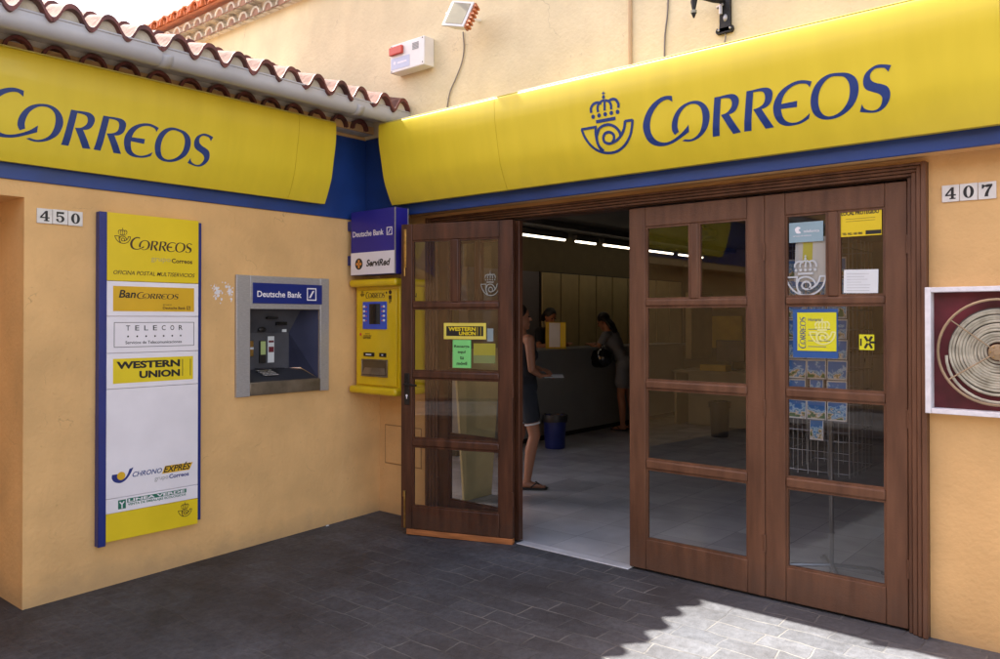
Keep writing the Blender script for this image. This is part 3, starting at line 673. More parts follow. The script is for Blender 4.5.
# mortar end of the roof against the taller wall
m = MB()
for q in range(6): m.ball((.45-q*.09, -.18, 3.065+q*.025), (.05, .022, .022), 8, 6)
m.obj('mortar_flashing', M['old_mortar'], A)
# flaked white paint beside the cash machine
m = MB(); rnd = random.Random(3)
for (cx, cy, n_) in ((-1.405, 1.672, 46), (-1.318, 1.685, 34)):
    for q in range(n_):
        px = cx+rnd.gauss(0, .017); pz = cy+rnd.gauss(0, .028)+(px-cx)*-.8; r_ = rnd.uniform(.002, .009)*(1.5 if q < 6 else 1)
        m.prism([(px+r_*rnd.uniform(.5, 1)*math.cos(t), pz+r_*rnd.uniform(.7, 1.5)*math.sin(t)) for t in [k2*math.pi/4 for k2 in range(8)]], frameA(0), .0002, .0008+q*.00002)
m.obj('paint_chips', M['chipped_white'], A)

# ------------------------------------------------------------------ main building
B = thing('post_office_building', 'tall ochre and peach building with wide brown doorway and tiled cornice', 'building', (2.5, 0, 0))
MB().box(0.0, .545, 0, .24, -.2, 2.275).obj('wall', M['ochre'], B)
MB().box(3.892, 7, 0, .24, -.2, 2.275).obj('wall', M['ochre'], B)
MB().box(-.002, 7, -.14, .24, 2.27, 2.90).obj('beam', M['ochre'], B, bevel=.006)
MB().box(.545, 3.892, .0, .24, 2.245, 2.272).obj('door_head', M['ochre'], B)
MB().box(-4.5, 7, -.155, .24, 2.88, 4.30).obj('upper_wall', M['peach'], B)
MB().box(.014, 4.33, -.16, -.138, 2.262, 2.874).obj('blue_band', M['blue'], B, bevel=.003)
# cornice: two rows of tile ends bedded in cream mortar, orange tiles above
co = MB().box(-4.5, 7, -.205, -.15, 4.17, 4.27).box(-4.5, 7, -.265, -.15, 4.27, 4.36).obj('cornice', M['cream'], B)
c1 = MB(); c2 = MB(); c3 = MB(); ci = MB()
def arch(mb, x, y0, y1, z, r0, r1, n=10, inner=None):
    i = len(mb.v)
    for q in range(n+1):
        t = math.pi*q/n; c, s_ = math.cos(t), math.sin(t)
        mb.v += [(x+c*r0, y1, z+s_*r0), (x+c*r0, y0, z+s_*r0), (x+c*r1, y0, z+s_*r1), (x+c*r1, y1, z+s_*r1)]
    for q in range(n):
        a = i+4*q
        for k_ in range(3): mb.f.append((a+k_, a+k_+1, a+k_+5, a+k_+4)); mb.smooth.append(k_ != 1)
    if inner is not None: inner.prism([(x+math.cos(math.pi*q/n)*r1, z+math.sin(math.pi*q/n)*r1) for q in range(n+1)], frameB(0), -(y0+.016), -(y0+.010))
x = -4.4
while x < 6.9:
    arch(c1, x, -.25, -.16, 4.165, .07, .052, inner=ci); arch(c1, x+.095, -.315, -.2, 4.255, .07, .052, inner=ci)
    arch(c2, x, -.40+random.uniform(-.008, .008), 1.6, 4.355, .082, .066)
    arch(c3, x+.095, -.38, 1.6, 4.38, .082, .066)
    x += .19
for mb in (c2, c3):
    for i, v in enumerate(mb.v): mb.v[i] = (v[0], v[1], v[2] + max(0, (v[1]+.4))*.32 + (0 if mb is c2 else -.03))
c1.obj('tile_ends', M['cream'], co); ci.box(-4.5, 7, -.2395, -.2345, 4.160, 4.169).box(-4.5, 7, -.3045, -.2995, 4.250, 4.259).box(-4.5, -4.49, -.3045, -.2345, 4.165, 4.255).obj('tile_insides', M['tile_brown'], co)
rt = MB(); rt.v = [(-4.5, -.36, 4.362), (7, -.36, 4.362), (7, 1.6, 5.0), (-4.5, 1.6, 5.0)]; rt.f = [(0, 1, 2, 3)]; rt.smooth = [False]
c2.v += [(v[0], v[1], v[2]) for v in c3.v]; off = len(c2.v)-len(c3.v); c2.f += [tuple(k+off for k in f) for f in c3.f]; c2.smooth += c3.smooth
c2.obj('tiled_roof', M['tile_orange'], B); rt.obj('roof_deck', M['tile_orange'], B)
# plastered-over access panel low beside the door
h0 = at(386, 425, 1, 0); h1 = at(421, 468, 1, 0)
fb = frameB(0); hx0, hx1, hz0, hz1 = h0.x, h1.x, h1.z, h0.z
o = MB().pbox(fb, hx0, hx1, hz0, hz1, -.01, .006).obj('access_panel', M['ochre'], B, bevel=.004)
o = MB().pbox(fb, hx0-.008, hx1+.008, hz0-.008, hz1+.008, -.01, .0025).obj('access_panel_seam', M['seam'], B)
# door frame with stepped mouldings
fr_ = MB()
def arcv(x0, x1, y0): fr_.box(x0, x1, y0, .12, 0, 2.245)
for (a, b, d) in ((3.802, 3.822, -.012), (3.822, 3.846, -.026), (3.846, 3.868, -.036), (3.868, 3.892, -.046)):
    fr_.box(a, b-.0015, d, .10, 0, 2.245-(3.892-b))
    fr_.box(.548+(3.892-b), .548+(3.892-a)-.0015, d, .10, 0, 2.245-(3.892-b))
for (a, b, d) in ((2.185, 2.2, -.011), (2.2, 2.216, -.025), (2.216, 2.231, -.035), (2.231, 2.2445, -.045)):
    fr_.box(.56, 3.88, d+.0005, .10, a, b-.0015)
df = fr_.obj('door_frame', M['wood'], B, bevel=.004)
MB().box(1.40, 2.262, -.030, .052, -.03, .003).obj('threshold', M['marble'], B, bevel=.003)
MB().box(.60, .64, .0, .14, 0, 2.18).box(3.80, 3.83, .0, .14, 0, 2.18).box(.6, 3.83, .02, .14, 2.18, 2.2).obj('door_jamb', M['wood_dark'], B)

# ------------------------------------------------------------------ door leaves
ZR = [(0.012, .190), (.612, .664), (1.088, 1.134), (1.575, 1.615), (2.050, 2.165)]
def leaf(name, label, fr, w_, sl, sr, mull, wood, z0=.012, strip=False, hinge_side=None):
    t = thing('glazed_door_leaf', label, 'door', fr(w_/2, 0, -.02), group='glazed leaves of the folding door')
    T_ = .042
    st = MB()
    st.pbox(fr, 0, sl, z0, 2.165, -T_, 0); st.pbox(fr, w_-sr, w_, z0, 2.165, -T_, 0)
    st.obj('stile', wood, t, bevel=.004)
    # frame rails one by one
    for k, (a, b) in enumerate(ZR):
        r_ = MB().pbox(fr, sl+.001, w_-sr-.001, a if k else max(a, z0), b, -T_+.002, -.002 if k in (0, 4) else .001)
        r_.obj('rail', wood, t, bevel=.009 if 0 < k < 4 else .004)
    MB().pbox(fr, mull-.026, mull+.026, ZR[3][1], ZR[4][0], -T_+.003, -.0015).obj('mullion', wood, t, bevel=.008)
    # glazing beads, set back
    bd = MB()
    for k in range(4):
        a, b = ZR[k][1], ZR[k+1][0]
        cells = ((sl, w_-sr),) if k < 3 else ((sl, mull-.026), (mull+.026, w_-sr))
        for (u0, u1) in cells:
            for q in ((u0, u0+.010, a, b), (u1-.010, u1, a, b), (u0, u1, a, a+.010), (u0, u1, b-.010, b)):
                bd.pbox(fr, q[0]-.001, q[1]+.001, q[2]-.001, q[3]+.001, -.030, -.0095+random.uniform(0, .0008))
    bd.obj('glazing_bead', wood, t)
    for k in range(4):
        a, b = ZR[k][1], ZR[k+1][0]
        cells = ((sl, w_-sr),) if k < 3 else ((sl, mull-.026), (mull+.026, w_-sr))
        for (u0, u1) in cells:
            g = MB(); g.v = [fr(u0, a, -.02), fr(u1, a, -.02), fr(u1, b, -.02), fr(u0, b, -.02)]; g.f = [(0, 1, 2, 3)]; g.smooth = [False]
            g.obj('glass_pane', M['glass'], t)
    if strip: MB().pbox(fr, .045, w_-.002, -.004, .034, -T_+.006, .006).obj('weather_strip', M['wood_raw'], t, bevel=.003)
    if hinge_side is not None:
        for zz in (.30, 1.02, 1.86):
            MB().tube([fr(hinge_side, zz-.045, .004), fr(hinge_side, zz+.045, .004)], .0065, 10).obj('hinge', wood, t)
    return t
f3 = frameB(0.0)
xf = lambda base: (lambda u, v, w_: f3(base+u, v, w_))
leaf3 = leaf('', 'closed brown glazed leaf next to the open doorway, third from the yellow machine', xf(2.256), .8375, .109, .097, .424, M['wood'], hinge_side=.8375)
leaf4 = leaf('', 'closed brown glazed leaf at the right jamb, with posters and postcards behind its glass', xf(3.0955), .7025, .109, .100, .354, M['wood'], hinge_side=.7035)
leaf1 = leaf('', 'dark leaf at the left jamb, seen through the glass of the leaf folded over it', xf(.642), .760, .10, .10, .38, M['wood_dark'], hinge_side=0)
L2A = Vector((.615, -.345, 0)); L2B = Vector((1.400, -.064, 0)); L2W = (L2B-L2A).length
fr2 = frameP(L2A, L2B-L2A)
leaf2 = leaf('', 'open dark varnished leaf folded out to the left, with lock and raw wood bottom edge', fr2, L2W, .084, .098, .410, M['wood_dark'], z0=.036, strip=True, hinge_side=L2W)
MB().pbox(fr2, .024, .042, 1.86, 2.13, .0005, .006).obj('bolt', M['brass'], leaf2, bevel=.002)
MB().tube([fr2(.03, 1.80, .006), fr2(.03, 1.86, .006)], .006, 10).obj('bolt', M['brass'], leaf2)
MB().pbox(fr2, .024, .036, .04, .27, .0005, .006).tube([fr2(.03, .26, .008), fr2(.03, .30, .008)], .009, 10).obj('bolt', M['brass'], leaf2)
lk = MB().pbox(fr2, .028, .068, .90, 1.12, .0005, .007).obj('lock_plate', M['iron'], leaf2, bevel=.004)
MB().prism(disc((.048, .965), .008), fr2, .0065, .0085).pbox(fr2, .045, .051, .942, .965, .0065, .0083).obj('keyhole', M['white'], lk)
MB().tube([fr2(.048, 1.045, .004), fr2(.048, 1.045, .045), fr2(.075, 1.045, .052), fr2(.145, 1.04, .050)], [.009, .008, .0085, .007], 10).obj('handle', M['iron'], leaf2)

# ------------------------------------------------------------------ the building across the street (mirrored in the door glass)
F = thing('facing_building', 'plain ochre house with brown shutters across the street, mirrored in the door glass', 'building', (0, -12, 0))
MB().box(-14, 12, -13, -12, -.4, 5.2).obj('wall', M['ochre'], F)
for k in range(7):
    x_ = -12.5+k*3.4
    MB().box(x_, x_+1.1, -12.0, -11.96, .75 if k % 3 else -.3, 2.1).obj('shutter', M['wood_dark'], F, bevel=.01)
    MB().box(x_, x_+1.1, -12.0, -11.96, 3.1, 4.4).obj('shutter', M['wood_dark'], F, bevel=.01)
MB().box(-14, 12, -12.0, -11.6, 5.2, 5.35).obj('cornice', M['cream'], F)

# ------------------------------------------------------------------ fascia signs
PROF = [(2.335, .060), (2.40, .094), (2.50, .135), (2.58, .153), (2.65, .166), (2.72, .180), (2.77, .188), (2.84, .191), (2.895, .190), (2.905, .184)]
def pro(z):
    if z <= PROF[0][0]: return PROF[0][1]
    for (a, b), (c, d) in zip(PROF, PROF[1:]):
        if z <= c: return b + (d-b)*(z-a)/(c-a)
    return PROF[-1][1]
def fascia(fr, u0, u1, seams, parent):
    """curved yellow tray: front skin, returned lips and closed ends; one panel between each two seams"""
    cuts = [u0]+seams+[u1]
    for a, b in zip(cuts, cuts[1:]):
        a2 = a+(.0012 if a in seams else 0); b2 = b-(.0012 if b in seams else 0)
        pts = smooth_line(PROF, 3)
        outer = [(z, o) for z, o in pts]
        loop = [(outer[0][0]+.004, .004)] + outer + [(2.905, .004)]
        mb = MB(); n = len(loop); i = 0
        nu = 1
        for uu in (a2, b2):
            mb.v += [fr(uu, z, o) for z, o in loop]
        for q in range(n-1): mb.f.append((q, q+n, q+n+1, q+1)); mb.smooth.append(0 < q < n-2)
        mb.f.append(tuple(range(n))); mb.f.append(tuple(range(2*n-1, n-1, -1))); mb.smooth += [False, False]
        mb.obj('curved_panel', M['yellow'], parent)
    mb = MB().pbox(fr, u0, u1, 2.9055, 2.912, .02, .188)
    mb.obj('top_lip', M['yellow_lip'], parent, bevel=.002)
fB = frameB(-.16); fA = frameA(0.012)
tB = thing('fascia_sign', 'yellow curved fascia sign over the wide doorway, crowned horn before blue CORREOS', 'shop sign', (2.3, -.16, 2.335), group='yellow curved fascia signs')
fascia(fB, .381, 4.235, [1.483], tB)
onB = lambda u, v, w_: fB(u, v, pro(v)+w_)
LV = [2.40+.0125*k for k in range(40)]
m = curved(lambda m, f: logo(m, f, 2.5344, 2.4529, w0=.0012), onB, LV); m.obj('lettering', M['ink'], tB)
m = curved(lambda m, f: horn(m, f, 2.5344, 2.4529, w0=.0012), onB, LV); m.obj('emblem', M['ink'], tB)
tA = thing('fascia_sign', 'yellow curved fascia sign with blue CORREOS under the tiled eaves, cut by the picture edge', 'shop sign', (.01, -3, 2.335), group='yellow curved fascia signs')
fA0 = frameA(0.0)
fascia(fA0, -6.0, -.583, [-4.4, -.90], tA)
onA = lambda u, v, w_: fA0(u, v, pro(v)+w_)
m = curved(lambda m, f: logo(m, f, LAX, LAZ, w0=.0012), onA, LV); m.obj('lettering', M['ink'], tA)
m = curved(lambda m, f: horn(m, f, LAX, LAZ, w0=.0012), onA, LV); m.obj('emblem', M['ink'], tA)

# house numbers
number_plate('407', frameB(0), 3.949, 4.171, 2.045, 2.1235, 'white tiles reading 407 on the ochre wall right of the doorway')
number_plate('450', frameA(0), -2.490, -2.246, 2.030, 2.112, 'white tiles reading 450 on the ochre wall left of the tall sign')

# ------------------------------------------------------------------ tall service sign
fs = frameA(0.0)
t = thing('directory_sign', 'tall yellow and white sign listing postal services, between blue side strips', 'sign', fs(-1.85, .19, 0))
MB().pbox(fs, -2.172, -2.128, .185, 2.122, .002, .050).obj('side_strip', M['atm_sign'], t, bevel=.003)
MB().pbox(fs, -1.556, -1.530, .225, 2.112, .002, .035).obj('side_strip', M['atm_sign'], t, bevel=.003)
U0_, U1_ = -2.127, -1.557
zz = [2.123, 1.723, 1.516, 1.300, 1.091, .453, .367, .205]
for k in range(7):
    MB().pbox(fs, U0_, U1_, zz[k+1]+.0012, zz[k]-.0012, .004, .046 if k not in (0, 6) else .047).obj('yellow_panel' if k in (0, 6) else 'white_panel', M['yellow_flat'] if k in (0, 6) else M['white'], t, bevel=.0015)
W0 = .0463
def put(name, material, fn, parent=None):
    m = MB(); fn(m); return m.obj(name, material, parent or t)
SC = .39/1.275
put('lettering', M['darkbrown'], lambda m: (logo(m, fs, -1.993, 1.915, s=SC*.98, sx=SC, w0=W0+.0009, th=.0006), text(m, 'OFICINA POSTAL MULTISERVICIOS', fs, -2.09, -1.583, 1.762, 1.786, bold=.004, shear=.25, w0=W0+.0009)))
put('emblem', M['darkbrown'], lambda m: horn(m, fs, -2.035+.225*.27, 1.975-.03, s=.27, w0=W0+.0009, th=.0005, fat=.95))
put('lettering', M['grey_gold'], lambda m: text(m, 'grupo', fs, -1.865, -1.742, 1.842, 1.872, w0=W0+.0009))
put('lettering', M['darkbrown'], lambda m: text(m, 'Correos', fs, -1.735, -1.6, 1.846, 1.874, bold=.02, w0=W0+.0009))
p = put('gold_label', M['gold'], lambda m: m.pbox(fs, -2.091, -1.586, 1.546, 1.694, W0-.002, W0+.0005))
put('lettering', M['black'], lambda m: (text(m, 'Ban', fs, -2.058, -1.958, 1.625, 1.672, bold=.02, shear=.2, w0=W0+.0008), logo(m, fs, -1.952, 1.622, s=.16, sx=.205, w0=W0+.0008, th=.0005)), p)
put('lettering', M['darkbrown'], lambda m: (text(m, 'Deutsche Bank', fs, -1.79, -1.645, 1.560, 1.576, bold=.01, w0=W0+.0008), text(m, 'grupo', fs, -1.79, -1.735, 1.583, 1.590, w0=W0+.0008),
    [m.pbox(fs, a, b, c, d, W0+.0006, W0+.0012) for a, b, c, d in ((-1.636, -1.612, 1.558, 1.561), (-1.636, -1.612, 1.577, 1.580), (-1.636, -1.633, 1.561, 1.577), (-1.615, -1.612, 1.561, 1.577))],
    m.prism([(-1.631, 1.562), (-1.628, 1.562), (-1.617, 1.575), (-1.620, 1.575)], fs, W0+.0006, W0+.0012)), p)
put('label_border', M['black'], lambda m: [m.pbox(fs, a, b, c, d, W0-.001, W0+.0005) for a, b, c, d in ((-2.085, -1.586, 1.478, 1.481), (-2.085, -1.586, 1.333, 1.336), (-2.085, -2.082, 1.336, 1.478), (-1.589, -1.586, 1.336, 1.478))])
def spaced(m, word, u0, u1, v0, v1, n, wd, **kw):
    for k, ch in enumerate(word):
        c = u0+(u1-u0)*k/(n-1); w2 = wd*{'I': .3}.get(ch, 1)
        if ch != ' ': text(m, ch, fs, c-w2/2, c+w2/2, v0, v1, w0=W0, **kw)
put('lettering', M['black'], lambda m: (spaced(m, 'TELECOR', -2.003, -1.675, 1.432, 1.462, 7, .024, bold=.004),
    [m.prism(disc((-2.003+.328*k/6, 1.397), .0055, 8), fs, W0, W0+.0008) for k in range(7)],
    text(m, 'Servicios de Telecomunicaciones', fs, -2.018, -1.668, 1.352, 1.370, bold=.006, w0=W0)))
p = put('yellow_label', M['wu_yellow'], lambda m: m.pbox(fs, -2.090, -1.592, 1.122, 1.267, W0-.002, W0+.0005))
put('lettering', M['black'], lambda m: (text(m, 'WESTERN', fs, -2.070, -1.679, 1.206, 1.250, bold=.045, w0=W0+.0008), text(m, 'UNION', fs, -1.935, -1.679, 1.146, 1.190, bold=.045, w0=W0+.0008),
    m.pbox(fs, -1.664, -1.660, 1.146, 1.250, W0+.0004, W0+.0012), m.pbox(fs, -1.612, -1.608, 1.146, 1.250, W0+.0004, W0+.0012)), p)
put('emblem', M['atm_sign'], lambda m: (m.prism(smooth_outline([(-2.093, .592, 1), (-2.06, .592, 1), (-2.062, .575), (-2.045, .558), (-2.02, .562), (-2.002, .585), (-1.992, .612, 1), (-1.968, .620, 1), (-1.985, .585), (-2.012, .552), (-2.045, .538), (-2.078, .548), (-2.094, .57)], 4), fs, W0, W0+.0006)))
put('emblem', M['gold'], lambda m: m.prism(disc((-2.040, .579), .024, 20), fs, W0+.0003, W0+.0012))
put('lettering', M['ink'], lambda m: text(m, 'CHRONO', fs, -1.973, -1.792, .562, .592, bold=.012, shear=.3, w0=W0))
put('gold_label', M['gold'], lambda m: m.prism([(-1.792, .555), (-1.615, .555), (-1.592, .600), (-1.772, .600)], fs, W0-.002, W0+.0006))
put('lettering', M['black'], lambda m: text(m, 'EXPRÉS', fs, -1.782, -1.606, .560, .608, bold=.022, shear=.3, w0=W0+.0006))
put('lettering', M['grey_print'], lambda m: text(m, 'grupo', fs, -1.838, -1.752, .512, .538, bold=.0, w0=W0))
put('lettering', M['atm_sign'], lambda m: text(m, 'Correos', fs, -1.746, -1.618, .519, .545, bold=.025, w0=W0))
put('emblem', M['green_print'], lambda m: (m.pbox(fs, -2.057, -2.012, .385, .438, W0-.002, W0+.0005)))
put('green_label', M['green_print'], lambda m: m.pbox(fs, -2.004, -1.634, .416, .440, W0-.002, W0+.0005))
put('lettering', M['white'], lambda m: (text(m, 'LINEA VERDE', fs, -1.997, -1.645, .4195, .4365, bold=.03, w0=W0+.0006), m.prism([(-2.038, .388), (-2.031, .388), (-2.031, .410), (-2.020, .424), (-2.024, .430), (-2.034, .418), (-2.046, .430), (-2.050, .424), (-2.038, .410)], fs, W0+.0004, W0+.0012)))
put('lettering', M['green_print'], lambda m: text(m, 'VENTA DE EMBALAJES ECOLOGICOS', fs, -2.0, -1.637, .394, .411, bold=.02, w0=W0))
put('emblem', M['darkbrown'], lambda m: horn(m, fs, -1.641+.225*.26, .268, s=.26, w0=W0+.0009, th=.0005, fat=.95))

# ------------------------------------------------------------------ cash machine in the wall
t = thing('cash_machine', 'grey steel cash machine with deep blue bank sign let into the ochre wall', 'cash machine', fs(-.89, .98, 0))
fa = frameA(0.0); a0, a1, z0, z1 = -1.272, -.512, .978, 1.795
o0, o1, p0, p1 = -1.168, -.591, 1.070, 1.568
m = MB().pbox(fa, a0, o0, z0, z1, .001, .022).pbox(fa, o1, a1, z0, z1, .001, .0215).pbox(fa, o0+.0005, o1-.0005, p1, z1-.001, .001, .0205)
m.obj('surround', M['steel'], t, bevel=.003)
MB().pbox(fa, o0, o1, z0+.004, p0, .001, .026).obj('sill', M['sill_steel'], t, bevel=.004)
sg = MB().pbox(fa, -1.150, -.578, 1.606, 1.746, .018, .026).obj('sign_panel', M['atm_sign'], t, bevel=.002)
m = MB(); text(m, 'Deutsche Bank', fa, -1.118, -.758, 1.650, 1.692, bold=.018, w0=.0258)
for a, b, c, d in ((-.712, -.630, 1.632, 1.640), (-.712, -.630, 1.714, 1.722), (-.712, -.704, 1.640, 1.714), (-.638, -.630, 1.640, 1.714)): m.pbox(fa, a, b, c, d, .0255, .027)
m.prism([(-.695, 1.652), (-.680, 1.652), (-.648, 1.702), (-.663, 1.702)], fa, .0255, .027)
m.obj('lettering', M['white'], sg)
# hooded recess (the wall is cut by building the hood proud of a dark cavity)
D = .235
m = MB(); fr0 = lambda u, v, w_: (w_, u, v)
def q4(a, b, c, d): m.quad(fa(*a), fa(*b), fa(*c), fa(*d))
q4((o0, p0, .0), (o1, p0, .0), (o1, 1.14, -D), (o0, 1.14, -D))                     # shelf
m.obj('keypad_shelf', M['atm_dark'], t)
m = MB(); q4((o0, 1.14, -D), (o1-.09, 1.14, -D), (o1-.09, 1.40, -D), (o0, 1.40, -D)); q4((o0, 1.40, -D), (o1-.09, 1.40, -D), (o1-.06, p1, -D*.55), (o0, p1, -D*.55)); m.obj('fascia_plate', M['atm_mid'], t)
m = MB(); q4((o1, p0, .0), (o1, p1, .0), (o1-.06, p1, -D*.55), (o1-.09, 1.40, -D)); q4((o1, p0, 0), (o1-.09, 1.40, -D), (o1-.09, 1.14, -D), (o1-.0, 1.14, -D+.02)); m.obj('side_cheek', M['atm_blue'], t)
m = MB(); q4((o0, p0, 0), (o0, 1.14, -D), (o0, 1.40, -D), (o0, p1, 0)); q4((o0, p1, 0), (o0, p1, -D*.55), (o1-.06, p1, -D*.55), (o1, p1, 0)); q4((o0, p1, 0), (o0, 1.40, -D), (o0, p1, -D*.55), (o0, p1-.001, 0)); m.obj('hood', M['atm_dark'], t)
ab = lambda u, v, w_: fa(u, v, -D+w_)
MB().pbox(ab, -1.06, -.985, 1.235, 1.345, .001, .014).obj('cash_slot', M['brass'], t, bevel=.003)
MB().pbox(ab, -1.12, -.995, 1.285, 1.300, .014, .030).obj('slot_mouth', M['paper'], t, bevel=.002)
MB().pbox(ab, -.935, -.885, 1.185, 1.345, .001, .016).obj('card_reader', M['black'], t, bevel=.003)
MB().pbox(ab, -.930, -.890, 1.245, 1.340, .0165, .018).obj('reader_light', M['lime_label'], t)
MB().pbox(ab, -.865, -.812, 1.185, 1.375, .001, .010).obj('instruction_label', M['paper'], t, bevel=.002)
MB().pbox(ab, -.860, -.817, 1.26, 1.30, .0102, .011).pbox(ab, -.860, -.817, 1.33, 1.345, .0102, .011).obj('label_print', M['maroon'], t)
MB().pbox(ab, -.93, -.84, 1.50, 1.515, .075, .10).obj('camera_slot', M['black'], t, bevel=.003)
MB().pbox(ab, -.75, -.715, 1.405, 1.425, .012, .02).obj('small_label', M['paper'], t)
MB().pbox(ab, -.83, -.74, 1.455, 1.48, .05, .062).obj('mirror', M['screen_off'], t)
MB().lathe([(.0, .0), (.022, .0), (.022, .01), (.012, .016), (0, .016)], (0, 0, 0), 16, lambda x, y, h: ab(-.93+x*1.4, 1.425+y*.8, .03+h)).obj('microphone', M['black'], t)
MB().pbox(ab, -.98, -.90, 1.146, 1.150, .02, .14).pbox(ab, -.88, -.80, 1.146, 1.150, .03, .12).obj('screen', M['screen_off'], t)
kp = MB()
for i in range(4):
    for j in range(4): kp.pbox(fa, -.99+i*.03, -.966+i*.03, 1.105-.0+j*.009, 1.112+j*.009, -.10-j*.03, -.078-j*.03)
kp.obj('keypad', M['steel'], t)

# ------------------------------------------------------------------ yellow vending machine on the wall
t = thing('stamp_machine', 'yellow wall machine with small blue screen under the projecting bank sign', 'vending machine', (.28, -.15, .95))
fm = frameB(-.262)
MB().box(.028, .515, -.262, -.001, .985, 1.745).obj('body', M['machine'], t, bevel=.006)
MB().pbox(fm, .052, .492, 1.010, 1.715, .0002, .014).obj('front_door', M['machine'], t, bevel=.005)
def lip(z0, z1, name):
    MB().box(.012, .532, -.325, -.002, z0, z1).obj(name, M['machine'], t, bevel=.022, seg=4)
lip(1.738, 1.795, 'top_cap'); lip(.945, 1.002, 'bottom_lip')
fm = frameB(-.276)
sc = MB().pbox(fm, .128, .392, 1.425, 1.628, .0003, .008).obj('screen_bezel', M['screen'], t, bevel=.003)
MB().pbox(fm, .205, .325, 1.462, 1.612, .008, .0095).obj('screen', M['screen_off'], sc)
b1 = MB(); b2 = MB()
for j in range(4):
    b1.pbox(fm, .138, .158, 1.482+j*.034, 1.498+j*.034, .0078, .014); b1.pbox(fm, .358, .378, 1.482+j*.034, 1.498+j*.034, .0078, .014)
    b2.pbox(fm, .160, .176, 1.484+j*.034, 1.492+j*.034, .0078, .0095); b2.pbox(fm, .340, .356, 1.484+j*.034, 1.492+j*.034, .0078, .0095)
b1.obj('button', M['paper'], sc, bevel=.002); b2.obj('button_mark', M['red'], sc)
m = MB(); logo(m, fm, .155, 1.655, s=.19, sx=.165, w0=.0004, th=.0006); text(m, 'aquí', fm, .15, .20, 1.385, 1.396, w0=.0004); text(m, 'correos', fm, .125, .21, 1.352, 1.370, w0=.0004, bold=.01)
text(m, 'monedas', fm, .13, .22, 1.372, 1.384, w0=.0004)
m.obj('lettering', M['darkbrown'], t)
m = MB(); horn(m, fm, .118+.225*.13, 1.668, s=.13, w0=.0004, th=.0005); m.obj('emblem', M['darkbrown'], t)
m = MB().prism(disc((.425, 1.695), .016), fm, .0004, .0012).prism(disc((.385, 1.692), .008), fm, .0004, .0012).pbox(fm, .41, .44, 1.645, 1.672, .0004, .0012).pbox(fm, .415, .425, 1.615, 1.645, .0004, .0012).pbox(fm, .43, .437, 1.625, 1.645, .0004, .0012); m.obj('pictogram', M['darkbrown'], t)
MB().prism(disc((.098, 1.385), .012), fm, .0004, .002).obj('red_dot', M['red'], t)
for a, b in ((.135, .255), (.31, .385)):
    s_ = MB().pbox(fm, a, b, 1.222, 1.252, .0004, .006).obj('coin_slot', M['iron'], t, bevel=.003)
    MB().pbox(fm, a+.03, b-.03, 1.232, 1.242, .006, .009).obj('slot_lip', M['paper'], s_)
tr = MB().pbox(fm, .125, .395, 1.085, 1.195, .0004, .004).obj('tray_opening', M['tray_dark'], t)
MB().pbox(fm, .118, .402, 1.195, 1.203, .0004, .012).pbox(fm, .118, .402, 1.075, 1.085, .0004, .016).pbox(fm, .118, .126, 1.085, 1.195, .0004, .012).pbox(fm, .394, .402, 1.085, 1.195, .0004, .012).obj('tray_rim', M['sill_steel'], t, bevel=.002)
MB().quad(fm(.13, 1.09, .014), fm(.39, 1.09, .014), fm(.37, 1.14, .004), (fm(.15, 1.14, .004))).obj('tray_flap', M['sill_steel'], tr)
m = MB(); fr_side = frameA(.5152); text(m, 'KIN', fr_side, -.215, -.10, 1.66, 1.69, w0=.0002, bold=.0); m.obj('lettering', M['darkbrown'], t)

# ------------------------------------------------------------------ projecting bank sign
YF = -.335
gx0 = at(351, 240, 1, YF).x; gx1 = at(395, 240, 1, YF).x; gz0 = at(374, 274.5, 1, YF).z; gz1 = at(374, 209.5, 1, YF).z; gs = gz0+(gz1-gz0)*.352
t = thing('projecting_sign', 'royal blue and white box sign projecting over the yellow machine', 'shop sign', (0, -.28, gz0))
MB().box(gx0, gx1, YF, YF+.125, gz0, gz1).obj('sign_box', M['flag_blue'], t, bevel=.003)
ff = frameB(YF-.0002)
MB().pbox(ff, gx0+.004, gx1-.004, gz0+.003, gs, .0002, .004).obj('white_panel', M['white'], t)
MB().box(gx1+.0005, gx1+.004, YF-.005, YF+.004, gz0, gz1).box(gx1+.0005, gx1+.004, YF+.121, YF+.129, gz0, gz1).obj('corner_trim', M['steel'], t)
for zc in (gz1-.10, gz0+.115): MB().box(0.002, gx0-.001, YF+.01, YF+.09, zc-.036, zc+.036).obj('bracket', M['atm_sign'], t, bevel=.003)
gw = gx1-gx0; gh = gz1-gz0; gu = lambda a: gx0+a*gw; gv = lambda b: gz0+b*gh
m = MB(); text(m, 'Deutsche Bank', ff, gu(.045), gu(.75), gv(.600), gv(.688), bold=.012, w0=.0004)
q0, q1, q2, q3 = gu(.82), gu(.94), gv(.588), gv(.708)
for a_, b_, c_, d_ in ((q0, q1, q2, q2+.006), (q0, q1, q3-.006, q3), (q0, q0+.006, q2+.006, q3-.006), (q1-.006, q1, q2+.006, q3-.006)): m.pbox(ff, a_, b_, c_, d_, .0004, .0014)
m.prism([(q0+.013, q2+.012), (q0+.021, q2+.012), (q1-.013, q3-.012), (q1-.021, q3-.012)], ff, .0004, .0014); m.obj('lettering', M['white'], t)
m = MB(); text(m, 'ServiRed', ff, gu(.37), gu(.91), gv(.128), gv(.235), bold=.03, shear=.25, w0=.0045); m.obj('lettering', M['black'], t)
ec = (gu(.20), gv(.175))
em = MB().prism(disc(ec, .042, 22), ff, .0042, .0052).obj('emblem', M['black'], t)
m = MB()
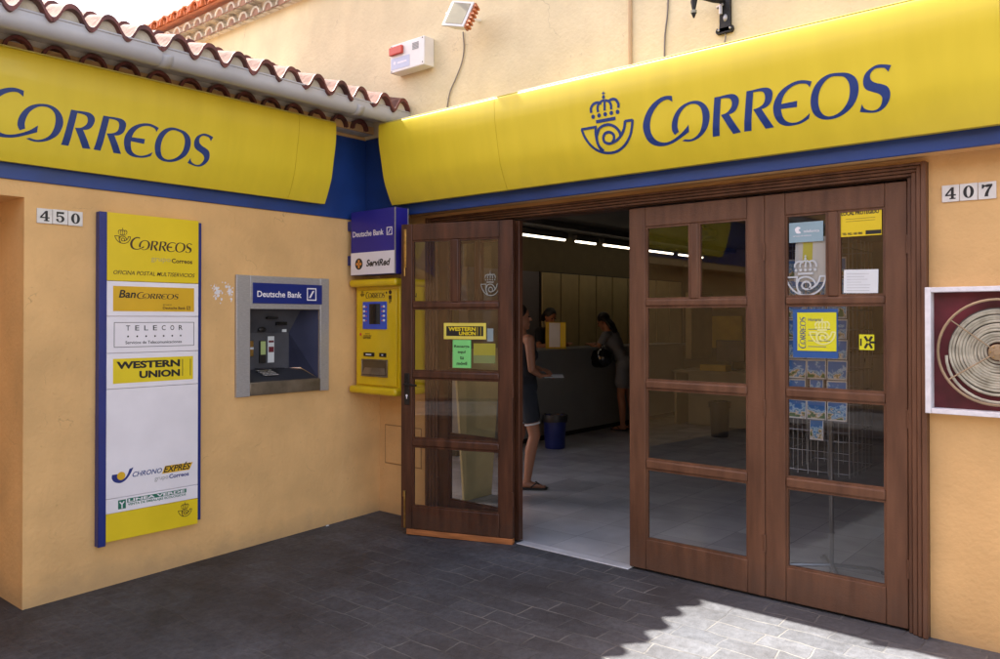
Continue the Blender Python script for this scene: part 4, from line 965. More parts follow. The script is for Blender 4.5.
for k in range(4):
    c, s_ = math.cos(k*math.pi/2), math.sin(k*math.pi/2)
    pts = [(-.005, .004), (.005, .004), (.012, .024), (0, .034), (-.012, .024)]
    m.prism([(ec[0]+p[0]*c-p[1]*s_, ec[1]+p[0]*s_+p[1]*c) for p in pts], ff, .0052, .006)
m.obj('emblem_cross', M['orange'], em)

# ------------------------------------------------------------------ fire hose reel on the right wall
t = thing('hose_reel_cabinet', 'white framed fire hose cabinet, coiled hose on a round reel against maroon', 'fire hose', (4.17, 0, 1.06))
fh = frameB(0.0); hx0, hx1, hz0, hz1 = 3.889, 4.46, 1.062, 1.648
MB().pbox(fh, hx0+.02, hx1-.02, hz0+.02, hz1-.02, .001, .012).obj('back_plate', M['maroon'], t)
MB().pbox(fh, hx0+.0005, hx0+.026, hz0, hz1, .001, .075).pbox(fh, hx1-.026, hx1-.0005, hz0, hz1, .001, .075).pbox(fh, hx0+.0265, hx1-.0265, hz0+.0005, hz0+.024, .001, .0745).pbox(fh, hx0+.0265, hx1-.0265, hz1-.024, hz1-.0005, .001, .0745).obj('frame', M['chipped_white'], t, bevel=.003)
hc = (4.178, 1.352)
circ = lambda r_, w_, n=48, ph=0: [fh(hc[0]+r_*math.cos(2*math.pi*k/n+ph), hc[1]+r_*math.sin(2*math.pi*k/n+ph), w_) for k in range(n+1)]
m = MB()
for k in range(12):
    j1, j2 = random.uniform(-.0022, .0022), random.uniform(-.0022, .0022); rk_ = .050+.0125*k+random.uniform(-.0012, .0012)
    m.tube([fh(hc[0]+j1+(rk_+.0015*math.sin(3*q*math.pi/24+k))*math.cos(q*math.pi/24), hc[1]+j2+(rk_+.0015*math.cos(2*q*math.pi/24+k*2))*math.sin(q*math.pi/24), .040+.003*math.sin(q*math.pi/12+k)+random.uniform(-.0008, .0008)) for q in range(49)], .0064, 8, close=False)
m.obj('hose', M['hose'], t)
m = MB().tube([fh(hc[0]-.205+.0*k, hc[1]-.02, .044) for k in (0,)] + [fh(hc[0]-.205*math.cos(a), hc[1]-.02-.205*math.sin(a)*1.0, .046) for a in [k*math.pi/20 for k in range(1, 16)]], .0065, 8)
m.obj('loose_hose', M['hose'], t)
rl = MB().tube(circ(.236, .062), .0062, 10, close=False).obj('reel_rim', M['reel'], t)
m = MB()
for k in range(5):
    a = math.radians(142+72*k); m.tube([fh(hc[0]+.02*math.cos(a), hc[1]+.02*math.sin(a), .060), fh(hc[0]+.235*math.cos(a), hc[1]+.235*math.sin(a), .061)], .0032, 8)
m.obj('spoke', M['reel'], t)
hb = MB().lathe([(.036, 0), (.036, .006), (.030, .012), (.014, .014), (.012, .020), (0, .020)], (0, 0, 0), 20, lambda x, y, h: fh(hc[0]+x, hc[1]+y, .052+h)).obj('hub', M['reel'], t)
m = MB()
for k in range(6): m.ball(fh(hc[0]+.025*math.cos(k*math.pi/3), hc[1]+.025*math.sin(k*math.pi/3), .066), .0035, 8, 6)
m.obj('bolt', M['brass'], hb)
MB().lathe([(.2, .012), (.2, .03), (.06, .03)], (0, 0, 0), 32, lambda x, y, h: fh(hc[0]+x, hc[1]+y, h)).obj('drum', M['dark_hose'], t)

# ------------------------------------------------------------------ things on the upper wall
U = -.155
fu = frameB(U)
TL = at(390.3, 45.9, 1, U-.10); BR = at(424.2, 64, 1, U-.10)
t = thing('alarm_box', 'white alarm box with a red lamp high on the wall above the tiled eaves end', 'alarm', (TL.x, U, BR.z))
ax0, ax1, az0, az1 = TL.x, BR.x, BR.z, TL.z
fal = frameB(U-.10)
MB().box(ax0, ax1, U-.10, U-.0005, az0, az1).obj('housing', M['alarm'], t, bevel=.006)
wd = ax1-ax0; hg = az1-az0
MB().pbox(fal, ax0+.02*wd, ax0+.40*wd, az0+.60*hg, az0+.88*hg, .0005, .022).obj('lamp', M['red'], t, bevel=.004)
lb = MB().pbox(fal, ax0+.03*wd, ax0+.58*wd, az0+.10*hg, az0+.50*hg, .0005, .002).obj('label', M['pale_label'], t)
MB().prism(disc((ax0+.14*wd, az0+.33*hg), .012), fal, .002, .003).pbox(fal, ax0+.22*wd, ax0+.5*wd, az0+.28*hg, az0+.34*hg, .002, .003).obj('label_print', M['white'], lb)
gm = MB()
for k in range(5): gm.pbox(fal, ax0+.66*wd, ax0+.84*wd, az0+.62*hg+k*.05*hg, az0+.645*hg+k*.05*hg, .0005, .003)
gm.obj('speaker_grille', M['grey_print'], t)
sw = MB()
for (a, b) in ((.04, .05), (.04, .94), (.95, .94), (.95, .10)): sw.prism(disc((ax0+a*wd, az0+b*hg), .005, 8), fal, .0003, .0015)
sw.obj('screw', M['black'], t)
# floodlight, tilted
fc = at(459, 15, 1, -.36)
t = thing('floodlight', 'small tilted floodlight with rusty orange side on the peach wall', 'floodlight', tuple(fc))
Rm = Matrix.Rotation(R(12), 3, 'Z') @ Matrix.Rotation(R(14), 3, 'Y') @ Matrix.Rotation(R(-20), 3, 'X')
fl = lambda u, v, w_: tuple(fc + Rm @ Vector((u, -w_, v)))
MB().pbox(fl, -.085, .085, -.098, .098, -.0, .018).obj('front_frame', M['alarm'], t, bevel=.004)
MB().pbox(fl, -.066, .066, -.080, .080, .0155, .021).obj('lamp_glass', M['lamp_glass'], t)
i = MB(); i.v = [fl(*p) for p in ((-.08, -.09, 0), (.08, -.09, 0), (.08, .09, 0), (-.08, .09, 0), (-.045, -.05, -.09), (.045, -.05, -.09), (.045, .05, -.09), (-.045, .05, -.09))]
i.f = [(0,1,5,4),(1,2,6,5),(2,3,7,6),(3,0,4,7),(4,5,6,7),(3,2,1,0)]; i.smooth = [False]*6; i.obj('housing', M['alarm'], t, bevel=.004)
fg = MB()
for k in range(6): fg.pbox(fl, .086, .118, -.085+k*.030, -.072+k*.030, -.03, .015)
fg.pbox(fl, .086, .1, -.095, .095, -.03, .012); fg.obj('cooling_fins', M['rust_orange'], t, bevel=.002)
MB().tube([tuple(fc+Vector((0, .05, .0))), (fc.x, U, fc.z+.02)], .012, 8).obj('bracket', M['alarm'], t)
MB().ball(fl(-.094, .0, .0), .012, 10, 8).obj('clamp_screw', M['grey_print'], t)
cp = [at(*p, 1, U-.008) for p in ((463, 32), (464, 48), (462, 62), (456, 78), (450, 92), (447, 108))]
cb = MB().tube(smooth_line([tuple(p) for p in cp], 4), .0045, 6).obj('power_cable', M['cable'], t)
# painted pipe and thin cable
p0 = at(630, 62, 1, U-.012)
tag(MB().tube([(p0.x, U-.010, 2.93), (p0.x, U-.010, 4.1)], .011, 8).obj('wall_conduit', M['peach_pipe']), 'thin straight conduit painted like the wall, rising behind the fascia sign', 'conduit')
p1 = at(664, 54, 1, U-.01)
tag(MB().tube(smooth_line([(p1.x, U-.006, 2.93), (p1.x+.004, U-.006, 3.1), (p1.x+.022, U-.006, 3.25), (p1.x+.03, U-.006, 3.6), (p1.x+.02, U-.006, 4.1)], 3), .0045, 6).obj('wall_cable', M['cable']), 'loose wavy cable down the peach wall just left of the black lamp bracket', 'cable')
# old wrought iron lamp bracket
q = at(724, 20, 1, U-.02)
t = thing('lamp_bracket', 'black iron lamp bracket on the peach wall above the fascia sign', 'wall lamp', (q.x, U, q.z))
X, Z = q.x, q.z
o = [(-.040, -.070, 1), (-.048, -.055), (-.040, -.035), (-.026, -.02), (-.026, .5, 1), (.034, .5, 1), (.036, -.02), (.046, -.035), (.050, -.055), (.042, -.070, 1)]
MB().prism([(X+p[0], Z+p[1]) for p in smooth_outline(o, 4)], fu, .0, .022).obj('back_plate', M['iron'], t, bevel=.003)
MB().ball(fu(X-.03, Z-.05, .022), .007, 8, 6).ball(fu(X+.035, Z-.05, .022), .007, 8, 6).ball(fu(X+.008, Z+.01, .022), (.012, .01, .02), 8, 6).obj('screw', M['steel'], t)
MB().tube([fu(X-.005, Z+.10, .02), fu(X-.02, Z+.085, .10), fu(X-.075, Z+.105, .14), fu(X-.10, Z+.14, .14), fu(X-.09, Z+.19, .14), fu(X-.05, Z+.24, .1), fu(X, Z+.3, .02)], .012, 8).obj('scroll_arm', M['iron'], t)
MB().tube([fu(X-.012, Z+.03, .035), fu(X-.012, Z+.075, .035)], .009, 8).tube([fu(X-.035, Z+.07, .03), fu(X+.0, Z+.085, .03)], .008, 8).obj('cable_clamp', M['steel'], t)
dr = MB().tube([fu(X-.115, Z+.005, .14), fu(X-.115, Z+.03, .14), fu(X-.115, Z+.05, .14), fu(X-.115, Z+.09, .14), fu(X-.1, Z+.14, .14)], [.004, .014, .010, .018, .012], 10).obj('finial', M['iron'], t)
MB().tube([fu(X-.115, Z+.03, .14), fu(X-.115, Z+.045, .14)], .0165, 10).obj('glass_drop', M['lamp_glass'], dr)
MB().tube([fu(X+.0, Z-.065, .012), fu(X+.006, Z-.085, .012), fu(X-.002, Z-.13, .012)], .004, 6).obj('cable_end', M['cable'], t)

# ------------------------------------------------------------------ notices stuck on the glass
def sheet(name, label, cat, fr, u0, u1, v0, v1, m, w0=-.0150, th=.0016, fn=None, sub='print', subm=None, tilt=0.0, group=None):
    if tilt:
        c, s_ = math.cos(tilt), math.sin(tilt); uc, vc = (u0+u1)/2, (v0+v1)/2; f0 = fr
        fr = lambda u, v, w_: f0(uc+(u-uc)*c-(v-vc)*s_, vc+(u-uc)*s_+(v-vc)*c, w_)
    o = MB().pbox(fr, u0, u1, v0, v1, w0, w0+th).obj(name, m)
    tag(o, label, cat, group)
    if fn: q = MB(); fn(q, fr, w0+th+.0002); q.obj(sub, subm, o)
    return o, fr, w0+th+.0002
def P0(px, py): p = at(px, py, 1, .018); return p.x, p.z
def rect(px0, py0, px1, py1):
    a = P0(px0, (py0+py1)/2)[0]; b = P0(px1, (py0+py1)/2)[0]; c = P0((px0+px1)/2, py1)[1]; d = P0((px0+px1)/2, py0)[1]
    return a, b, c, d
fg = frameB(0.0)
r = rect(789.5, 222, 823.5, 242)
sheet('glass_sticker', 'grey blue notice card at the top left pane of the right closed leaf', 'notice', fg, *r, M['paper_blue'], fn=lambda q, f, w_: (q.prism(smooth_outline([(r[0]+.03, r[3]-.035), (r[0]+.045, r[3]-.022), (r[0]+.06, r[3]-.03), (r[0]+.05, r[3]-.04), (r[0]+.062, r[3]-.055), (r[0]+.04, r[3]-.057)], 3), f, w_, w_+.0005), text(q, 'telefonica', f, r[0]+.075, r[1]-.02, r[3]-.055, r[3]-.040, w0=w_), text(q, 'servicios de telefonia', f, r[0]+.02, r[1]-.06, r[2]+.03, r[2]+.038, w0=w_)), subm=M['white'])
r1 = rect(840, 208.5, 882, 236)
sheet('glass_sticker', 'bright yellow notice reading LOCAL PROTEGIDO, top right pane of the right closed leaf', 'notice', fg, *r1, M['yellow_flat'], fn=lambda q, f, w_: (text(q, 'LOCAL PROTEGIDO', f, r1[0]+.008, r1[1]-.012, r1[3]-.030, r1[3]-.010, bold=.03, w0=w_), [q.pbox(f, r1[0]+.03, r1[1]-.03, r1[3]-.050-.012*k, r1[3]-.0485-.012*k, w_, w_+.0004) for k in range(2)], text(q, 'TEL 902 180 880', f, r1[0]+.012, r1[1]-.09, r1[2]+.008, r1[2]+.020, bold=.02, w0=w_), q.pbox(f, r1[1]-.075, r1[1]-.002, r1[2]+.006, r1[2]+.026, w_, w_+.0005)), subm=M['black'])
r2 = rect(844, 269.5, 878.5, 293)
sheet('glass_sticker', 'white printed sheet at the bottom of the top right pane of the right closed leaf', 'notice', fg, *r2, M['paper'], tilt=-.02, fn=lambda q, f, w_: [q.pbox(f, r2[0]+.015, r2[1]-.02-random.uniform(0, .08), r2[3]-.022-.014*k, r2[3]-.0205-.014*k, w_, w_+.0004) for k in range(8)], subm=M['grey_print'])
r3 = rect(793, 309, 838, 358)
o, f_, w_ = sheet('poster', 'dark blue backing card behind the yellow opening hours poster', 'poster', fg, *r3, M['poster_blue'], w0=-.0195)
r4 = rect(797.5, 312.5, 836.5, 351)
hr = (r4[1]-r4[0])
def hours(q, f, w_):
    # the word runs up the left side
    fz = lambda u, v, w2: f(r4[0]+.048-v, r4[2]+.010+u, w2)
    logo(q, fz, 0.002, 0.004, s=.15, sx=.128, w0=w_, th=.0005)
    text(q, 'Horario', f, r4[0]+.29*hr, r4[0]+.62*hr, r4[3]-.045, r4[3]-.028, w0=w_)
    for k in range(4): q.pbox(f, r4[0]+.28*hr, r4[1]-.03-.02*(k % 2), r4[3]-.088-.03*k, r4[3]-.085-.03*k, w_, w_+.0003)
o, f_, w_ = sheet('poster', 'yellow poster of opening hours headed Horario, with a pale crowned horn', 'poster', fg, *r4, M['lemon'], w0=-.0168, fn=hours, subm=M['ink'])
q = MB(); horn(q, fg, r4[0]+.62*hr+.225*.42, r4[2]+.035, s=.40, sx=.38, w0=-.0150, th=.0003, fat=1.3); q.obj('emblem', M['pale_yellow'], o)
r5 = rect(859.5, 334.5, 874.5, 350)
def star(q, f, w_):
    uc, vc = (r5[0]+r5[1])/2+.008, (r5[2]+r5[3])/2
    for k in range(5):
        a = math.radians(0+60*k-120); 
        d = Vector((math.cos(a), math.sin(a))); n_ = Vector((-d.y, d.x)); c = Vector((uc, vc))
        ribbon_to(q, [tuple(c+d*.006), tuple(c+d*.034)], .011, f, w_, w_+.0005+k*.0001)
    q.pbox(f, r5[0]+.004, r5[0]+.012, r5[2]+.02, r5[3]-.02, w_, w_+.0004)
sheet('glass_sticker', 'small square yellow sticker with black star strokes right of the hours poster', 'sticker', fg, *r5, M['lemon'], fn=star, subm=M['black'])
# pale vinyl horn on the glass of the two outer leaves
a = P0(806, 284); q = MB(); horn(q, fg, a[0]+.225*.62, a[1]-.060, s=.62, sx=.60, w0=-.0150, th=.0008, fat=1.0)
tag(q.obj('glass_decal', M['frost']), 'pale grey crowned horn decal low in the top left pane of the right closed leaf', 'decal')
# on the folded leaf
def L2uv(px, py):
    n = (L2B-L2A).normalized(); w3 = n.cross(Vector((0, 0, 1)))
    d = (at(px, py, 1, 0.0)-CAM); t = (L2A-CAM).dot(w3)/d.dot(w3); p = CAM+d*t
    return (p-L2A).dot(n), p.z
def rect2(px0, py0, px1, py1):
    a = L2uv(px0, (py0+py1)/2)[0]; b = L2uv(px1, (py0+py1)/2)[0]; return a, b, L2uv((px0+px1)/2, py1)[1], L2uv((px0+px1)/2, py0)[1]
r6 = rect2(443, 323, 485.3, 339.3)
def wu(q, f, w_):
    q.pbox(f, r6[0]+.02, r6[1]-.02, r6[2]+.022, r6[3]-.022, w_, w_+.0006)
o, f_, w_ = sheet('glass_sticker', 'yellow and black sticker reading WESTERN UNION on the folded leaf', 'sticker', fr2, *r6, M['pale_gold'], tilt=.0, fn=wu, subm=M['black'])
q = MB(); um = r6[1]-.075; text(q, 'WESTERN', fr2, r6[0]+.035, um, (r6[2]+r6[3])/2+.001, r6[3]-.027, bold=.04, w0=w_+.0007); text(q, 'UNION', fr2, r6[0]+.115, um, r6[2]+.027, (r6[2]+r6[3])/2-.003, bold=.04, w0=w_+.0007)
q.pbox(fr2, um+.012, um+.015, r6[2]+.027, r6[3]-.027, w_+.0006, w_+.0012).pbox(fr2, um+.035, um+.038, r6[2]+.027, r6[3]-.027, w_+.0006, w_+.0012); q.obj('lettering', M['wu_yellow'], o)
r7 = rect2(452, 340, 470.3, 368)
def note(q, f, w_):
    H_ = r7[3]-r7[2]; Wd = r7[1]-r7[0]
    for k, (s_, a, b) in enumerate((('Recarga', .08, .92), ('aquí', .28, .72), ('tu', .40, .60), ('móvil', .22, .78))):
        text(q, s_, f, r7[0]+a*Wd, r7[0]+b*Wd, r7[3]-H_*(.30+.20*k), r7[3]-H_*(.18+.20*k), bold=.02, w0=w_)
sheet('glass_sticker', 'green paper note reading Recarga aquí tu móvil under the yellow and black sticker', 'notice', fr2, *r7, M['green_note'], w0=-.0142, fn=note, subm=M['black'])
r8 = rect2(472, 343.5, 494, 363.5)  # reflection of the notes in the glass, painted as a dull coloured sheet
def yg(q, f, w_):
    q.pbox(f, r8[0], r8[1], r8[2], r8[2]+.4*(r8[3]-r8[2]), w_, w_+.0005)
o, f_, w_ = sheet('glass_sticker', 'dull yellow and green painted reflection of the notes in the folded glass', 'notice', fr2, *r8, M['olive_yellow'], w0=-.0295, fn=yg, sub='green_band', subm=M['olive_green'])
r9 = rect2(485.5, 328.5, 491.8, 341.5)  # dull blue grey patch behind the pane
sheet('glass_sticker', 'small dull blue grey patch right of the yellow and black sticker', 'notice', fr2, *r9, M['paper_blue'], w0=-.0295)
a = L2uv(490, 289); q = MB(); horn(q, fr2, a[0]+.225*.40, a[1]-.045, s=.50, sx=.40, w0=-.0150, th=.0008, fat=.8)
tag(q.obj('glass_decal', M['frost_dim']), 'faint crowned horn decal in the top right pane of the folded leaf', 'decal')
r10 = rect(806, 236, 827, 272)
fb2 = lambda u, v, w_: fg(u, v, w_)
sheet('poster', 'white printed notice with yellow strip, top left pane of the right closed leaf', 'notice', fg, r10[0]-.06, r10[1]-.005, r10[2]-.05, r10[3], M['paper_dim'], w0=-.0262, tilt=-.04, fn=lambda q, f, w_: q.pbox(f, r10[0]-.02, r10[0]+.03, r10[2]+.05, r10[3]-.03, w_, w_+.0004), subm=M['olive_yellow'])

# ------------------------------------------------------------------ postcard rack with its cards
RY = .40
x0 = at(787, 345, 1, RY).x; x1 = at(848, 345, 1, RY).x; cw = (x1-x0)/3
rk = thing('postcard_rack', 'chromed wire postcard stand behind the right closed leaf', 'display rack', ((x0+x1)/2, RY+.25, 0))
rc = (x0+x1)/2; ry = RY+.24
MB().tube([(rc, ry, .03), (rc, ry, 2.0)], .013, 10).obj('pole', M['wire'], rk)
ft = MB()
for k in range(4):
    a = k*math.pi/2+.5; ft.tube([(rc, ry, .06), (rc+.22*math.cos(a), ry+.22*math.sin(a), .05), (rc+.30*math.cos(a), ry+.30*math.sin(a), .02)], .011, 8)
ft.obj('foot', M['wire'], rk)
wf = MB(); hw = (x1-x0)/2
for (cx, cy, ux, uy) in ((rc, RY+.012, 1, 0), (rc+hw, ry, 0, 1), (rc, ry+.22, 1, 0), (rc-hw, ry, 0, 1)):
    for k in range(7):
        t_ = -1+2*k/6; h_ = hw if ux else .22
        wf.tube([(cx+ux*t_*h_, cy+uy*t_*h_, .62), (cx+ux*t_*h_, cy+uy*t_*h_, 1.95)], .0021, 5)
    for k in range(12):
        z_ = .64+(.114)*k; h_ = hw if ux else .22
        wf.tube([(cx-ux*h_, cy-uy*h_, z_), (cx+ux*h_, cy+uy*h_, z_)], .0019, 5)
wf.obj('wire_frame', M['wire'], rk)
pk = MB()
for r_ in range(9):
    for c_ in range(3):
        z_ = .82+(.114)*r_; xa = x0+c_*cw+.008; xb = xa+cw-.016
        pk.tube([(xa, RY, z_+.03), (xa, RY-.022, z_), (xb, RY-.022, z_), (xb, RY, z_+.03)], .0022, 5)
pk.obj('card_pocket', M['wire'], rk)
cproto = None
rnd = random.Random(11)
words = ['top', 'second', 'third', 'fourth', 'fifth', 'sixth', 'seventh', 'eighth', 'lowest']
cols = ['left', 'middle', 'right']
for r_ in range(9):
    for c_ in range(3):
        if (r_, c_) in ((8, 0), (8, 2)): continue
        port = (r_, c_) in ((8, 1), (6, 1))
        w2, h2 = (.075, .118) if port else (cw-.006, .110)
        if cproto is None:
            me = MB().box(-.5, .5, -.0012, .0012, 0, 1).obj('postcard', M['card_white'])
            pc = MB().box(-.455, .455, -.0022, -.00125, .075, .925).obj('picture', M['card'], me); cproto = me
            o = me
        else:
            o = cproto.copy(); COL.objects.link(o); p_ = pc.copy(); COL.objects.link(p_); p_.parent = o; p_.matrix_parent_inverse = Matrix.Identity(4)
        z_ = .82+(.114)*(8-r_)
        o.scale = (w2, 1, h2); o.location = (x0+(c_+.5)*cw, RY-.010-rnd.uniform(0, .006), z_); o.rotation_euler = (R(rnd.uniform(-7, -3)), R(rnd.uniform(-1.5, 1.5)), R(rnd.uniform(-2, 2)))
        tag(o, '%s postcard in the %s row of the %s column of the wire rack' % ('upright' if port else 'landscape', words[r_], cols[c_]), 'postcard', 'postcards in the wire rack')

# ------------------------------------------------------------------ inside the post office
ct = thing('service_counter', 'grey laminate service counter running into the dark office', 'counter', (-1.35, 4.7, 0))
MB().box(-1.62, -1.22, 2.2, 7.4, .06, 1.085).obj('front', M['counter'], ct, bevel=.004)
MB().box(-1.60, -1.25, 2.2, 7.4, -.004, .06).obj('plinth', M['black'], ct)
MB().box(-1.68, -1.17, 2.18, 7.42, 1.086, 1.12).obj('worktop', M['counter'], ct, bevel=.006)
cb_ = thing('wardrobe_wall', 'row of tall cream cupboard doors behind the service counter', 'cupboard', (-2.4, 7, 0))
MB().box(-2.52, -2.36, 3.6, 5.14, 0, 2.19).obj('side_cabinet', M['panelgrey'], cb_)
MB().box(-2.52, -2.34, 5.14, 9.5, 0, 2.20).obj('carcass', M['black'], cb_)
for k in range(9): MB().box(-2.34, -2.318, 5.17+k*.48, 5.17+k*.48+.442, .08, 2.185).obj('cupboard_door', M['panelcream'], cb_, bevel=.003)
lights = ((2.7, 3.66), (3.90, 4.90), (5.17, 5.67), (5.89, 6.86), (7.06, 8.02), (8.24, 9.12))
for k, (a, b) in enumerate(lights):
    t = thing('ceiling_light', 'lit linear ceiling light %s' % ('hidden just left of the doorway gap', 'longest visible, at the left of the row', 'short, second visible in the row', 'third visible, ending at the closed leaf', 'seen through the top left pane of the closed middle leaf', 'seen furthest along behind the panes of the closed middle leaf')[k], 'ceiling light', (-1.73, (a+b)/2, 2.6), group='row of linear ceiling lights')
    MB().box(-1.77, -1.69, a-.03, b+.03, 2.612, 2.69).obj('housing', M['ceil'], t, bevel=.004)
    MB().tube([(-1.73, a, 2.60), (-1.73, b, 2.60)], .016, 12).obj('tube', M['tube'], t)
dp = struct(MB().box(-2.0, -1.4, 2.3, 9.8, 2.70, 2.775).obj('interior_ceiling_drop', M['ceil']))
# khaki board standing just inside, seen through the folded leaf
t = tag(MB().pbox(frameP((.288, .62, 0), (0, 1, 0)), .05, .39, 0, .02, 0, .02).obj('x', M['board']), '', '')
bpy.data.objects.remove(t)
m = MB(); m.v = [(.27, .66, .0), (.27, 1.00, .0), (.27, 1.12, 1.25), (.27, .55, 1.25), (.295, .66, .0), (.295, 1.00, .0), (.295, 1.12, 1.25), (.295, .55, 1.25)]
m.f = [(0,1,2,3),(4,7,6,5),(0,4,5,1),(1,5,6,2),(2,6,7,3),(3,7,4,0)]; m.smooth = [False]*6
tag(m.obj('display_board', M['board'], bevel=.003), 'pale khaki board with slanted edge just inside, seen through the folded leaf', 'board')
# leaflet holder
fh_ = frameP((-1.40, 4.02, 1.122), (.76, .65, 0), (.0, .0, 1))
t = thing('leaflet_stand', 'white and yellow leaflet stand on the service counter', 'leaflet holder', (-1.30, 4.11, 1.12))
MB().pbox(fh_, 0, .26, 0, .34, -.012, 0).pbox(fh_, 0, .26, 0, .012, 0, .09).obj('holder', M['yellow_box'], t, bevel=.002)
MB().pbox(fh_, .045, .185, .02, .33, .0005, .004).obj('leaflet', M['paper'], t)
MB().pbox(fh_, .19, .255, .02, .33, .0005, .004).obj('leaflet', M['yellow_flat'], t)
tag(MB().pbox(frameP((-1.45, 5.15, 1.121), (.2, 1, 0), (1, 0, 0)), 0, .30, 0, .20, -.02, .0).obj('paper_pile', M['paper']), 'flat pile of white paper on the counter beside the woman with the helmet', 'paper pile')
# bins
def bin_(name, label, x, y, r_, h_, m_, liner):
    t = thing(name, label, 'waste bin', (x, y, 0))
    MB().lathe([(0, 0), (r_*.82, 0), (r_*.86, .01), (r_, h_), (r_*1.05, h_+.005), (r_*1.05, h_+.02), (r_*.97, h_+.02), (r_*.80, .02), (0, .02)], (x, y, 0), 28).obj('bucket', m_, t)
    l_ = MB(); n = 28; 
    pr = [(r_*.99, h_-.04), (r_*1.09, h_-.05), (r_*1.12, h_+.0), (r_*1.09, h_+.028), (r_*.96, h_+.03), (r_*.9, h_-.05), (r_*.8, .1)]
    l_.lathe(pr, (x, y, 0), n)
    for i, v in enumerate(l_.v): l_.v[i] = (v[0]+random.uniform(-.006, .006), v[1]+random.uniform(-.006, .006), v[2]+random.uniform(-.008, .008))
    l_.obj('liner', liner, t)
bin_('waste_bin', 'blue waste bin with black liner in front of the service counter', -.77, 3.36, .135, .36, M['bin_blue'], M['bin_black'])
bin_('waste_bin', 'charcoal waste bin seen through the middle closed leaf in front of the beige desk', .30, 5.45, .125, .42, M['bin_black'], M['bin_black'])
# desk and things behind the closed leaves
t = thing('office_desk', 'beige desk with closed front in the back of the office', 'desk', (.3, 6.5, 0))
MB().box(-.52, .62, 6.20, 6.23, .02, .74).obj('front_panel', M['desk'], t); MB().box(-.75, .66, 6.16, 6.85, .74, .775).obj('top', M['desk'], t, bevel=.003)
MB().box(-.74, -.70, 6.2, 6.8, 0, .74).obj('leg', M['desk'], t); MB().box(.60, .64, 6.24, 6.8, 0, .74).obj('leg', M['desk'], t)
t = thing('monitor', 'dark monitor on the beige desk', 'monitor', (-.05, 6.55, .775))
MB().box(-.25, .17, 6.52, 6.55, .90, 1.20).obj('screen', M['atm_dark'], t, bevel=.005); MB().box(-.07, -.01, 6.55, 6.58, .78, 1.0).box(-.15, .07, 6.48, 6.66, .776, .79).obj('stand', M['atm_dark'], t, bevel=.003)
tag(MB().box(-.36, .02, 6.24, 6.42, .776, .86).obj('cardboard_box', M['yellow_box'], bevel=.004), 'low yellow box on the beige desk in front of the monitor', 'box')
t = thing('filing_cabinet', 'dim grey cabinet right of the beige desk', 'cabinet', (1.5, 6.6, 0))
MB().box(.72, 2.7, 6.42, 6.85, .02, 1.06).obj('body', M['panelgrey'], t, bevel=.004)
for k in range(4): MB().box(.745+k*.49, .745+k*.49+.465, 6.405, 6.419, .06, 1.02).obj('cabinet_door', M['panelgrey'], t, bevel=.003)
tag(MB().box(-.92, -.82, 6.9, 7.6, .9, 1.9).obj('partition_panel', M['panelcream'], bevel=.004), 'narrow cream partition seen behind the middle closed leaf', 'partition')
tag(MB().box(-1.9, -.9, 8.9, 8.93, 1.0, 1.55).obj('poster', M['yellow_box']), 'dull yellow poster board far back behind the middle closed leaf', 'poster')
t = thing('ceiling_speaker', 'dark round ceiling fitting seen in the top right pane of the middle closed leaf', 'ceiling fitting', tuple(at(704, 234, 1, 3.4)))
sp_ = at(704, 234, 1, 3.4)
MB().lathe([(0, 0), (.11, 0), (.13, .03), (.12, .09), (.05, .12), (0, .12)], (sp_.x, sp_.y, sp_.z-.06), 24).obj('drum', M['atm_blue'], t)
MB().tube([(sp_.x, sp_.y, sp_.z+.04), (sp_.x, sp_.y, 2.779)], .012, 8).obj('stem', M['iron'], t)

